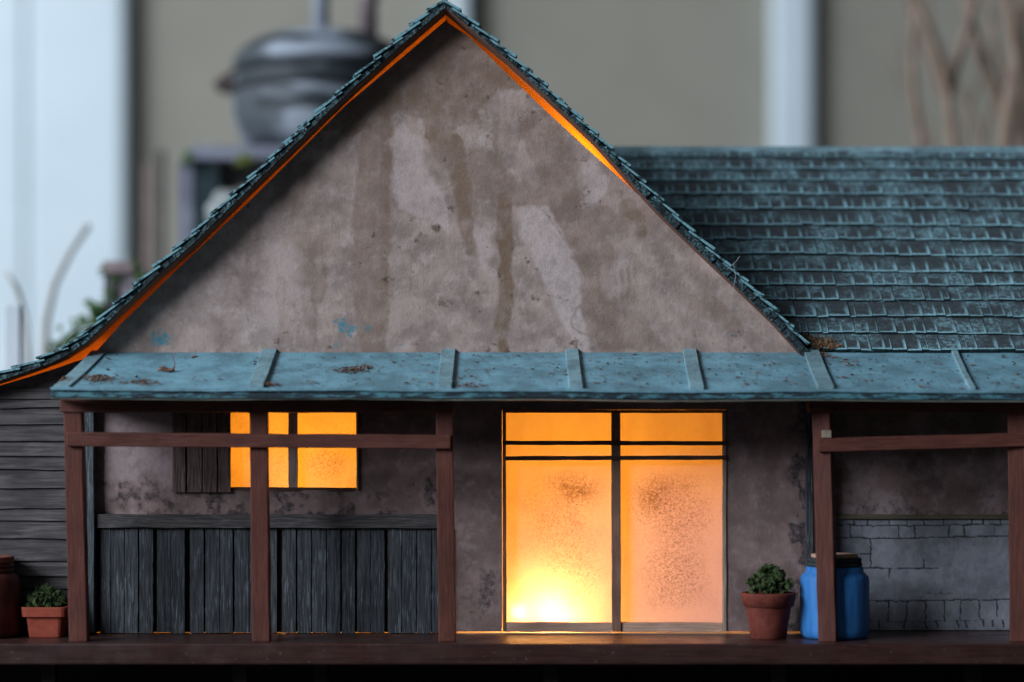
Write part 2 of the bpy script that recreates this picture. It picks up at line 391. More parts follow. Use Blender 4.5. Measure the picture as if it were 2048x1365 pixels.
def m_paper(name, spots, cutoff):
    """translucent paper; mask R marks where mould specks sit"""
    m = Mat(name, 0.8, 0.1); t = m.t; R, G, B, A = m.mask()
    sp = m.math('MULTIPLY', R, m.ramp(m.noise(4.2, 7, 0.85, dist=0.6), cutoff, cutoff+0.09))
    sp2 = m.math('MULTIPLY', G, m.ramp(m.noise(5.0, 5, 0.8, dist=0.8), 0.43, 0.56))
    sp = m.math('MAXIMUM', sp, sp2)
    tone = m.ramp(m.noise(55, 6, 0.65, sc=(1, 1, .6)), 0.35, 0.65, 0.0, 0.6)
    ct = m.mix(tone, (0.88, 0.80, 0.70), (0.72, 0.60, 0.50))
    ct = m.mix(m.math('MULTIPLY', m.math('MULTIPLY', R, m.ramp(m.noise(30, 5, .6), .35, .6, .4, 1.0)), 0.42), ct, (0.52, 0.33, 0.25))
    ct = m.mix(m.math('MULTIPLY', sp, 0.85), ct, (0.22, 0.13, 0.10))
    tr = m.n('ShaderNodeBsdfTranslucent'); df = m.n('ShaderNodeBsdfDiffuse'); mx = m.n('ShaderNodeMixShader')
    m.l(ct, tr.inputs[0]); m.l(m.mix(sp, (0.72, 0.58, 0.64), (0.14, 0.10, 0.09)), df.inputs[0])
    mx.inputs[0].default_value = 0.5
    m.l(df.outputs[0], mx.inputs[1]); m.l(tr.outputs[0], mx.inputs[2])
    out = [n for n in t.nodes if n.type == 'OUTPUT_MATERIAL'][0]; m.l(mx.outputs[0], out.inputs[0])
    t.nodes.remove(m.b)
    return m.m
PAPER = m_paper('mould_specked_paper', True, 0.475)

# ================================================================ SETTING
mb = MB(); mb.box(-6000, 8000, 1420, 1450, -2500, 6000)
struct(mb.build('tabletop', m_plain('dark_tabletop', (0.012, 0.012, 0.013), (0.03, 0.028, 0.026), 200, 0.7)))
WALLM = m_plain('khaki_wall_paint', (0.30, 0.283, 0.232), (0.33, 0.31, 0.255), 500, 0.85)
mb = MB(); mb.box(-9000, 11000, -6000, 5000, 6000, 6100)
struct(mb.build('wall', WALLM))
WHITEP = m_plain('white_gloss_paint', (0.66, 0.76, 0.80), (0.70, 0.80, 0.84), 400, 0.5)
def oboxbg(x0, x1, d, t, y0=-6000, y1=5000):
    m = MB(); a = unp(x0, 0, d)[0]; b = unp(x1, 0, d)[0]; m.box(a, b, y0, y1, d, d+t); return m
th = thing('door_casing', 'wide white painted door casing at the left edge, out of focus', 'door casing', unp(100, 2400, 5700))
oboxbg(-400, 50, 5850, 145).build('outer_moulding', WHITEP, th, bevel=20)
oboxbg(50.5, 250, 5862, 133).build('flat_board', WHITEP, th, bevel=30)
th = tag(oboxbg(1545, 1628, 5880, 115).build('wall_batten', WHITEP, bevel=30), 'wide white batten on the wall above the shingled roof', 'batten', 'white battens on the wall')
th = tag(oboxbg(899, 936, 5850, 145).build('wall_batten', WHITEP, bevel=20), 'narrow white batten on the wall just behind the gable peak', 'batten', 'white battens on the wall')

# ================================================================ THE HOUSE
H = thing('miniature_house', 'weathered scale model house with teal shingle roof and glowing orange windows', 'model house', (900, 1420, 200))

# ---- gable wall with painted stains
def gable_mask(X, Y):
    wx = X+(fbm(X, Y, 60, 1)-0.5)*46+(fbm(X, Y, 14, 5)-0.5)*16; wy = Y+(fbm(X, Y, 60, 2)-0.5)*50+(fbm(X, Y, 14, 6)-0.5)*14
    nx = X+(fbm(X, Y, 26, 31)-0.5)*16; ny = Y+(fbm(X, Y, 26, 32)-0.5)*16
    st = np.zeros(X.shape); ring = np.zeros(X.shape)
    def add(sd, amt=1.0, ringamt=1.0, soft=4.5, rw=2.2):
        nonlocal st, ring
        st = np.maximum(st, amt*sst(soft, -soft, sd)); ring = np.maximum(ring, ringamt*np.exp(-((sd+2)/rw)**2))
    # broad damp area under the peak
    add(poly_sd(wx, wy, [(893, 20), (650, 260), (720, 275), (760, 250), (800, 215), (845, 255), (860, 300), (890, 330), (905, 300), (912, 255), (955, 228), (985, 195), (1010, 170), (1075, 190)]), 0.75, 0.75)
    add(chain(nx, ny, [(752, 240, 26), (748, 330, 33), (742, 430, 36), (738, 520, 36), (742, 600, 34), (748, 720, 22)]), 0.55, 0.85)
    add(chain(nx, ny, [(772, 215, 15), (770, 300, 12), (768, 420, 13), (770, 560, 10), (762, 700, 8)]), 0.75, 0.5)
    add(chain(nx, ny, [(905, 290, 24), (925, 380, 20), (932, 450, 15), (940, 492, 9), (936, 508, 6)]), 0.8, 1.0)
    add(chain(nx, ny, [(1008, 400, 15), (1010, 480, 16), (1012, 545, 13), (1012, 605, 19), (1005, 650, 14), (1006, 720, 11)]), 0.95, 0.9)
    add(chain(nx, ny, [(960, 350, 50), (1030, 390, 24), (1070, 385, 26), (1110, 395, 32), (1150, 450, 38), (1195, 520, 38), (1200, 600, 36), (1220, 680, 28)]), 0.55, 0.55)
    add(chain(nx, ny, [(1080, 260, 40), (1110, 330, 40), (1140, 420, 26)]), 0.5, 0.25)
    add(chain(nx, ny, [(1260, 420, 22), (1280, 440, 14), (1284, 466, 9)]), 0.75, 0.9)
    add(chain(nx, ny, [(1310, 440, 14), (1280, 430, 22), (1210, 440, 30)]), 0.45, 0.5)
    add(chain(nx, ny, [(1180, 640, 36), (1260, 660, 40), (1300, 690, 20)]), 0.35, 0.7)
    add(chain(wx, wy, [(600, 330, 26), (560, 430, 30), (500, 470, 20)]), 0.35, 0.2, 16)
    add(chain(wx, wy, [(620, 470, 26), (640, 560, 22)]), 0.45, 0.1, 22)
    add(chain(wx, wy, [(1400, 600, 30), (1450, 640, 26)]), 0.35, 0.7)
    rs = np.random.RandomState(5)
    for k in range(26):        # thin runs of dirty water
        x = rs.uniform(560, 1420); y0 = 60+abs(x-893)*1.08+rs.uniform(20, 260); L_ = rs.uniform(60, 260); w_ = rs.uniform(2.5, 8)
        if y0 > 640 or 1030 < x < 1190 or 780 < x < 900: continue
        pts = [(x+rs.uniform(-5, 5), y0+L_*q, w_*(1-.45*q)) for q in (0, .33, .66, 1)]
        add(chain(nx, Y, pts), rs.uniform(.3, .7), rs.uniform(.3, .8), 3.5, 1.8)
    # light, less weathered patches
    L = np.zeros(X.shape)
    def lite(sd, amt=1.0, soft=6.0):
        nonlocal L
        L = np.maximum(L, amt*sst(soft, -soft, sd))
    lite(poly_sd(nx, ny, [(1042, 418), (1095, 408), (1120, 460), (1150, 520), (1166, 560), (1160, 620), (1184, 705), (1165, 705), (1120, 640), (1085, 560), (1060, 500), (1040, 470)]), 1.0)
    lite(poly_sd(nx, ny, [(788, 262), (806, 246), (845, 282), (850, 330), (880, 380), (900, 420), (898, 470), (860, 440), (800, 420), (786, 380)]), 0.75)
    lite(chain(nx, ny, [(1180, 345, 18), (1195, 372, 22), (1185, 395, 12)]), 0.8)
    lite(chain(nx, ny, [(965, 470, 16), (968, 530, 12)]), 0.75)
    lite(chain(wx, wy, [(540, 420, 30), (580, 560, 40), (520, 650, 40)]), 0.5, 30)
    lite(chain(wx, wy, [(1240, 540, 20), (1225, 580, 14)]), 0.6, 12)
    lite(chain(wx, wy, [(420, 560, 30), (380, 640, 30)]), 0.35, 40)
    st = st*(1-L); ring = ring*(0.55+0.45*L)
    mould = 0.8*sst(0.60, 0.78, fbm(X, Y, 16, 41, 3))*sst(0.45, 0.65, fbm(X, Y, 130, 44))
    for (a, b, r) in ((872, 455, 20), (902, 418, 14), (955, 585, 10), (1075, 690, 24), (1150, 690, 22), (1055, 520, 14), (660, 690, 18), (1230, 650, 16), (745, 470, 12)):
        mould = np.maximum(mould, 0.9*sst(r, r*0.3, np.hypot(X-a, Y-b))*sst(0.45, 0.6, fbm(X, Y, 12, 50, 3)))
    teal = np.zeros(X.shape)
    for (a, b, r, q) in ((690, 655, 38, 1), (735, 655, 20, 1), (672, 690, 20, 1), (785, 690, 34, .7), (315, 678, 34, 1), (355, 680, 20, .5), (1470, 668, 44, .6), (1440, 650, 18, .6), (852, 170, 40, .35), (560, 605, 12, .8), (1500, 690, 40, .5)):
        teal = np.maximum(teal, min(1, q*1.1)*sst(1.5, .1, np.hypot((X-a)/r, (Y-b)/(r*.7))+(fbm(X, Y, 14, 93)-.5)*1.6))
    return np.stack([np.clip(np.maximum(st, ring*0.9), 0, 1), L*0.75, np.clip(mould+ring*0.8, 0, 1), teal], -1)
def interp(P, y):
    return float(np.interp(y, [p[1] for p in P], [p[0] for p in P]))
WL = [(893, 40), (688, 214), (505, 397), (343, 550), (243, 647), (181, 716)]
WR = [(893, 44), (937, 73), (1079, 210), (1172, 296), (1246, 362), (1344, 452), (1485, 585), (1560, 655), (1622, 716)]
rows = []
y = 40.5
while y < 716: rows.append((y, interp(WL, y), interp(WR, y), 560)); y += 2.5
rows.append((716, 188, 1622, 560))
mb = MB(); mb.grid(rows, 0, 12, gable_mask); mb.build('gable_wall', PL, H, fixn=False)

# ---- porch-level front wall with window and door openings
def porch_mask(X, Y):
    n = fbm(X, Y, 22, 61, 4); big = fbm(X, Y, 90, 62)
    panel = sst(350, 345, X)*sst(1030, 930, Y+(n-0.5)*180)
    L = panel*0.85+0.5*sst(860, 800, X)*sst(740, 790, X)*sst(960, 1000, Y)*sst(.5, .6, n)
    mould = 0.9*sst(940, 1040, Y+(n-.5)*160)*(X < 870)*sst(0.40, 0.62, n)
    mould = np.maximum(mould, 0.9*sst(60, 20, np.hypot(X-855, Y-965))*sst(.42, .6, n))
    mould = np.maximum(mould, 0.95*sst(1560, 1600, X+(n-.5)*60)*sst(0.32, 0.5, n))
    mould = np.maximum(mould, 0.7*sst(50, 10, np.hypot(X-985, (Y-1020)*.7))*sst(.42, .6, n))
    mould = np.maximum(mould, 0.8*sst(45, 10, np.hypot(X-975, (Y-1180)*.35))*sst(.40, .6, fbm(X, Y*0.3, 14, 77)))
    mould = np.maximum(mould, 0.6*sst(1140, 1200, Y)*sst(1000, 960, X)*(X > 915)*sst(.45, .6, n))
    st = 0.5*sst(.5, .62, big)*(1-panel)
    sd = chain(X+(n-.5)*10, Y, [(1475, 960, 14), (1478, 1020, 12)])
    st = np.maximum(st, 0.6*sst(4, -4, sd))
    return np.stack([st, L, mould, np.zeros(X.shape)], -1)
mb = MB()
def rect(mb, x0, x1, y0, y1, d, th, cf, step=4.0):
    n = max(2, int((x1-x0)/step)+1); m = max(2, int((y1-y0)/step)+1)
    mb.grid([(yy, x0, x1, n) for yy in np.linspace(y0, y1, m)], d, th, cf)
WINX, DOORX = (455, 716), (1004, 1453)
rect(mb, 176, WINX[0], 716.2, 1060, 0, 12, porch_mask)
rect(mb, WINX[0], WINX[1], 716.2, 815, 0, 12, porch_mask)
rect(mb, WINX[0], WINX[1], 981, 1060, 0, 12, porch_mask)
rect(mb, WINX[1], 904, 716.2, 1060, 0, 12, porch_mask)
rect(mb, 904, DOORX[0], 716.2, 1263.6, 0, 12, porch_mask)
rect(mb, DOORX[0], DOORX[1], 716.2, 820, 0, 12, porch_mask)
rect(mb, DOORX[1], 1612, 716.2, 1263.6, 0, 12, porch_mask)
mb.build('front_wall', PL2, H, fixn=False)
mb = MB(); mb.box(176, 903.5, 1060.3, 1265.2, 4, 12); mb.build('wainscot_backing', m_plain('dark_backing', (0.02, 0.012, 0.01), (0.03, 0.02, 0.016)), H)

# ---- wainscot planks
mb = MB()
edges = [(202, 222), (223, 249), (250.5, 277), (280, 307), (315, 342), (343, 370), (381, 408), (412, 439.5), (440.5, 466), (470, 498), (499.5, 526), (529, 554), (565, 592), (595.5, 622), (624.5, 652), (654.5, 681), (684, 710), (714.5, 741), (742, 769), (776, 803), (804.5, 832), (834, 862), (864, 888), (889, 903)]
for (a, b) in edges:
    ph = random.random()*50; n = 14; dz = random.uniform(-2.0, 1.0); pe = random.uniform(1264.6, 1267.2)
    for q in range(n):
        def xe(x, k, s_): return x+1.1*mnoise.noise(Vector((ph+k*0.7, s_, 0)))
        y0 = 1056+(pe-1056)*q/n; y1 = 1056+(pe-1056)*(q+1)/n
        t0 = random.uniform(-1, 1); 
        mb.hexa([V(xe(a, q+1, 0), y1, -7+dz), V(xe(b, q+1, 9), y1, -7+dz), V(xe(b, q+1, 9), y1, 3.6), V(xe(a, q+1, 0), y1, 3.6),
                 V(xe(a, q, 0), y0, -7+dz), V(xe(b, q, 9), y0, -7+dz), V(xe(b, q, 9), y0, 3.6), V(xe(a, q, 0), y0, 3.6)])
mb.build('wainscot_planking', GREYV, H)
mb = MB(); mb.beam((196, 1042, -8.5), (880, 1043, -8.5), 27, 16, 24, 0.7); mb.build('wainscot_rail', GREYX, H, bevel=1.5)
mb = MB(); mb.beam((180, 800, -14), (181, 1263.5, -14), 24, 20, 16, 0.8); mb.build('corner_board', GREYC, H, bevel=1.5, label='pale weathered corner board beside the left porch post')
mb = MB(); mb.beam((1617, 796, 6), (1619, 1264, 6), 15, 30, 16, 0.5); mb.build('corner_board', GREYV, H, bevel=1.2, label='dark grey corner board behind the right porch post')

# ---- window: frame, mullion, sill, paper, shutter
WN = MB(); WN.beam((455, 979.5, 7), (715.5, 980.5, 7), 9, 14, 14, .4)
win = WN.build('window', DARKW, H, bevel=0.8)
def no_mask(X, Y): return np.zeros(X.shape+(4,))
def win_mask(X, Y):
    r = 0.75*sst(70, 10, np.hypot(X-650, (Y-925)*1.2)); r = np.maximum(r, 0.35*sst(60, 10, np.hypot(X-550, Y-930)))
    r = np.maximum(r, 0.22)
    return np.stack([r, 0*X, 0*X, 0*X], -1)
mb = MB()
n_, m_ = 70, 45
def paper_panel(mb, x0, x1, y0, y1, d, cf, step=3.5):
    nx = int((x1-x0)/step)+1; ny = int((y1-y0)/step)+1
    X, Y = np.meshgrid(np.linspace(x0, x1, nx), np.linspace(y0, y1, ny)); c = cf(X, Y); b = len(mb.v)
    wv = (fbm(X, Y, 60, 90)-.5)*2.0
    for i in range(ny):
        for j in range(nx): mb.v.append(tuple(V(X[i, j], Y[i, j], d+wv[i, j]))); mb.c.append(tuple(c[i, j]))
    for i in range(ny-1):
        for j in range(nx-1): a = b+i*nx+j; mb.face((a, a+nx, a+nx+1, a+1))
paper_panel(mb, 440, 730, 805, 990, 18, win_mask); mb.build('window_paper', PAPER, win, smooth=True, fixn=False)
mb = MB(); mb.beam((585, 814, 9), (585.5, 975.5, 9), 18, 12, 10, .8); mb.build('mullion', m_wood('grey_mullion', (0.38, 0.27, 0.22), (0.55, 0.42, 0.35), 'z'), win, bevel=.8)
mb = MB(); mb.beam((711.5+3, 815, 2), (715.5, 980, 2), 4, 20, 10, .5); mb.build('side_trim', PALEV, win, bevel=.6)
SH = MB()
for (a, b) in ((346, 372), (375.5, 404.5), (407, 435), (437.5, 462)):
    q = random.uniform(-1, 1); SH.beam(((a+b)/2, 812, -6+q), ((a+b)/2+q*.4, 985, -6+q), b-a, 6, 12, .5)
SH.build('shutter', SHUT, H, bevel=.8)

# ---- sliding door
DR = MB()
DR.beam((1008.5, 820.3, 8), (1009.5, 1263.6, 8), 7, 15.5, 14, .4)
DR.beam((1004.5, 823, 8), (1452.5, 823.5, 8), 6, 15.4, 14, .4)
door = DR.build('sliding_door', m_wood('door_jamb_wood', (0.16, 0.075, 0.05), (0.24, 0.12, 0.08), 'z'), H, bevel=.6)
def door_mask(X, Y):
    n = fbm(X, Y, 40, 91)
    r = 0.10+0*X
    for (a, b, rx, ry, q) in ((1150, 985, 75, 60, .75), (1120, 1050, 95, 150, .55), (1135, 1150, 90, 110, .6), (1320, 1000, 75, 80, .95), (1350, 1030, 90, 150, .7), (1350, 1150, 75, 110, .72), (1080, 1010, 60, 60, .4)):
        r = np.maximum(r, q*sst(1.15, 0.15, np.hypot((X-a)/rx, (Y-b)/ry)+(n-.5)*.5))
    r = r*sst(925, 960, Y)*sst(1238, 1205, Y)+0.04
    g = np.zeros(X.shape)
    for (a, b, rx, ry, q) in ((1155, 985, 40, 18, 1.0), (1130, 975, 14, 10, .9), (1300, 1000, 32, 32, .9), (1325, 975, 40, 25, .5), (1370, 975, 14, 10, .6)):
        g = np.maximum(g, q*sst(1.2, 0.25, np.hypot((X-a)/rx, (Y-b)/ry)+(n-.5)*.6))
    return np.stack([r, g, 0*X, 0*X], -1)
mb = MB(); paper_panel(mb, 1006, 1234, 818, 1258, 22, door_mask, 3); mb.build('paper_panel', PAPER, door, smooth=True, fixn=False)
mb = MB(); paper_panel(mb, 1230, 1452, 818, 1258, 20, door_mask, 3); mb.build('paper_panel', PAPER, door, smooth=True, fixn=False)
mb = MB(); mb.beam((1232, 826, 7), (1233, 1264, 7), 18, 18, 16, .5); mb.build('centre_stile', STILE, door, bevel=.8)
mb = MB(); mb.beam((1449, 826, 6), (1449.5, 1264, 6), 7, 18, 16, .5); mb.build('side_stile', PALEV, door, bevel=.8)
mb = MB(); mb.beam((1012.5, 1255, 8), (1223.5, 1255.5, 8), 19, 14, 12, .6); mb.build('bottom_rail', PALEW, door, bevel=.8)
mb = MB(); mb.beam((1242, 1255, 9), (1445.5, 1255.5, 9), 19, 14, 12, .6); mb.build('bottom_rail', PALEW, door, bevel=.8)
mb = MB(); mb.beam((1005, 886, -5), (1454, 887, -5), 8.5, 6, 24, .5); mb.build('glazing_bar', DARKW, door, bevel=.8)
mb = MB(); mb.beam((1011, 917, -5), (1452, 915.5, -5), 8.5, 6, 24, .5); mb.build('glazing_bar', DARKW, door, bevel=.8)

# ---- left wing: clapboards
mb = MB()
ys = [783, 797, 815, 848, 881, 911, 938, 975, 1016, 1040, 1075, 1120, 1150, 1176, 1202, 1232, 1268]
for k in range(len(ys)-1):
    a, b = ys[k], ys[k+1]; seg = 12; ph = random.random()*30; tl = random.uniform(-4, 4)
    X = np.linspace(-260, 168, seg+1)
    for q in range(seg):
        def lo(x): return b+1+tl*(x/170.0-0.3)+1.5*mnoise.noise(Vector((x*.02, ph, 0))) if b < 1260 else 1267.5
        x0, x1 = X[q], X[q+1]
        mb.hexa([V(x0, lo(x0), -15), V(x1, lo(x1), -15), V(x1, lo(x1), -6), V(x0, lo(x0), -6),
                 V(x0, a-6, -8), V(x1, a-6, -8), V(x1, a-6, -5), V(x0, a-6, -5)])
mb.build('clapboard_wall', CLAP, H)
# top of the left wing wall follows the low roof
mb = MB(); P = [(-260, 848), (0, 772), (60, 754), (120, 735), (150, 724), (192, 713)]
for (p, q) in zip(P, P[1:]):
    mb.hexa([V(p[0], 1267, -4.5), V(q[0], 1267, -4.5), V(q[0], 1267, 6), V(p[0], 1267, 6), V(p[0], p[1], -4.5), V(q[0], q[1], -4.5), V(q[0], q[1], 6), V(p[0], p[1], 6)])
mb.build('wing_wall', m_plain('dark_wing_board', (0.10, 0.075, 0.07), (0.15, 0.12, 0.11), 20), H)

# ---- right wing: plaster over brick
def rw_mask(X, Y):
    n = fbm(X, Y, 22, 70, 4)
    L = 0.7*sst(.48, .62, fbm(X, Y, 50, 71))*sst(900, 960, Y)
    mould = 0.75*sst(990, 1040, Y+(n-.5)*80)*sst(.36, .55, n)
    mould = np.maximum(mould, .6*sst(.55, .7, fbm(X, Y, 14, 73, 3)))
    return np.stack([0.6*sst(.5, .6, fbm(X, Y, 60, 74)), L, mould, 0*X], -1)
def brick_mask(X0, Y0):
    # X0,Y0 are wall coordinates; work in seen coordinates
    k = D/(D+70); X = CX+(X0-CX)*k; Y = EY+(Y0-EY)*k
    wx = X+(fbm(X, Y, 9, 80, 3)-.5)*5; wy = Y+(fbm(X, Y, 9, 81, 3)-.5)*5+1.5*np.sin(X/60.0)
    m = np.zeros(X.shape)
    def seg(x0, y0, x1, y1, r=1.6, q=1.0):
        nonlocal m
        m = np.maximum(m, q*sst(1.8, -0.8, chain(wx, wy, [(x0, y0, r*.5), (x1, y1, r*.5)])))
    seg(1600, 1050, 2200, 1052, 1.2)
    for x, in zip((1708, 1734, 1778, 1814, 1848, 1887, 1944, 1967, 2000, 2050, 2090)): seg(x, 1040, x, 1050)
    seg(1600, 1076, 2200, 1074, 1.5)
    for x in (1700, 1724, 1798, 1829, 1897, 1928, 1988, 2040, 2100): seg(x, 1052, x+1, 1074, 1.7, 1.0 if x not in (1724, 1988) else .5)
    seg(1741, 1078, 1741, 1106, 1.8); seg(1718, 1108, 1742, 1107); seg(1741, 1108, 1741, 1134); seg(1725, 1135, 1876, 1137, 1.4); seg(1849, 1118, 1848, 1136); seg(1778, 1137, 1778, 1154)
    seg(1852, 1188, 1906, 1188, 1.0, .7); seg(1882, 1178, 1882, 1192, 1, .6); seg(1940, 1091, 1968, 1090, 1, .4)
    seg(1600, 1201, 2200, 1201, 1.4)
    for x in (1700, 1738, 1778, 1814, 1852, 1889, 1922, 1958, 1994, 2035, 2070): seg(x, 1203, x+random.uniform(-2, 2), 1242, 1.6)
    seg(1600, 1243, 2200, 1241, .8, .6)
    for x in (1710, 1757, 1809, 1850, 1873, 1915, 1932, 1965, 1985, 2004, 2050): seg(x, 1243, x+random.uniform(-1, 5), 1256, 2.2)
    L = .5*sst(.5, .65, fbm(X, Y, 40, 83))
    pinkish = .35*sst(.52, .62, fbm(X, Y, 30, 84))
    return np.stack([pinkish*(1-m), L*(1-m), np.clip(m*1.25, 0, 1), 0*X], -1)
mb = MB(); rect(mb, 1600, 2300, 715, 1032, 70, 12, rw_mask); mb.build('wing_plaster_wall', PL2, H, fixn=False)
mb = MB(); rect(mb, 1600, 2200, 1032.3, 1266.5, 70, 12, brick_mask, 2.4); mb.build('painted_brick_wall', PL3, H, fixn=False)
mb = MB(); mb.beam((1600, 1036, 67), (2300, 1036, 67), 9, 8, 20, .4); mb.build('ledge_strip', m_wood('olive_strip', (0.10, 0.08, 0.05), (0.16, 0.13, 0.085), 'x'), H, bevel=.6)
mb = MB(); mb.box(1613, 1622, 717, 1266, 22, 84); mb.build('return_wall', GREYV, H)

# ---- inside: side, back walls and partition keep the lamplight in
mb = MB()
mb.box(-256, -250, 850, 1268, 6.5, 640); mb.box(1623, 1633, 700, 1268, 12, 640)
mb.box(-252, 1633, 800, 1268, 628, 640); mb.box(2290, 2300, 720, 1268, 84, 640); mb.box(1634, 2290, 720, 1268, 628, 640)
b = [V(893, 45, 630), V(170, 725, 630), V(-252, 800.5, 630), V(1633, 800.5, 630), V(1622, 716, 630)]
i = [mb.vert(p) for p in b]; mb.face(i)
mb.build('inner_wall', CREAM, H, fixn=False)
mb = MB()
for k in range(14):
    a = 838+k*30.7; mb.hexa([V(-266, a+30, -14), V(-258, a+30, -14), V(-258, a+30, 640), V(-266, a+30, 640), V(-261, a-3, -14), V(-258, a-3, -14), V(-258, a-3, 640), V(-261, a-3, 640)])
mb.build('end_wall', CLAP, H)
mb = MB(); mb.box(330, 905, 752, 760, 13, 520); mb.build('added_light_blocker', CREAM, H)  # unseen board added to keep the room lamp off the upper left slope
mb = MB(); mb.box(-250, 1612, 1266.9, 1267.8, 3, 626); mb.build('inner_floor', CREAM, H)

# ---- deck
mb = MB(); mb.box(-400, 2400, 1268, 1308, -221, 660)
deck = mb.build('deck', DECK, H, bevel=3)
for x in (96, 480, 640, 1102, 1560, 1950):
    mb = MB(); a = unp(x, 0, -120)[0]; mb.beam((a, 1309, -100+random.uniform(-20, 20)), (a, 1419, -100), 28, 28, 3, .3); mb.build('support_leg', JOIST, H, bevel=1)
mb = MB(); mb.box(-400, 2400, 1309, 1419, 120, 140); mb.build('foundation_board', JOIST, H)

# ---- roof profiles (outer edge as seen at the front rake, depth -90)
RD = -90
RL = -60
def rdr(y): return float(np.interp(y, [0, 350, 706], [-80, -50, -24]))
def ru(p): q = unp(p[0], p[1], RL); return Vector((q[0], q[1]))
def rr_(p): q = unp(p[0], p[1], rdr(p[1])); return Vector((q[0], q[1]))
OUT_L = [ru(p) for p in ((889, -7), (783, 84), (698, 160), (638, 217), (568, 286), (489, 362), (375, 474), (299, 541), (222, 613), (188, 646), (157, 674), (113, 702), (75, 717), (12, 739), (-60, 762), (-260, 826))]
OUT_R = [rr_(p) for p in ((889, -7), (957, 50), (1020, 103), (1089, 166), (1188, 260), (1277, 350), (1350, 425), (1423, 495), (1495, 563), (1567, 633), (1632, 706))]
def offset(P, t):
    R = []
    for i in range(len(P)):
        a = P[max(i-1, 0)]; b = P[min(i+1, len(P)-1)]; tg = (b-a).normalized(); n = Vector((-tg.y, tg.x))
        if n.y < 0: n = -n
        R.append(P[i]+n*t)
    return R
def slab(mb, A, B, d0, d1):
    for i in range(len(A)-1):
        mb.hexa([V(B[i].x, B[i].y, d0), V(B[i+1].x, B[i+1].y, d0), V(B[i+1].x, B[i+1].y, d1), V(B[i].x, B[i].y, d1),
                 V(A[i].x, A[i].y, d0), V(A[i+1].x, A[i+1].y, d0), V(A[i+1].x, A[i+1].y, d1), V(A[i].x, A[i].y, d1)])
def resample(P, step):
    out = [P[0].copy()]; acc = 0; last = P[0]
    pts = [P[0]]
    L = [0]
    for a, b in zip(P, P[1:]): L.append(L[-1]+(b-a).length)
    n = int(L[-1]/step)
    return [Vector((float(np.interp(k*step, L, [p.x for p in P])), float(np.interp(k*step, L, [p.y for p in P])))) for k in range(n+1)], L[-1]
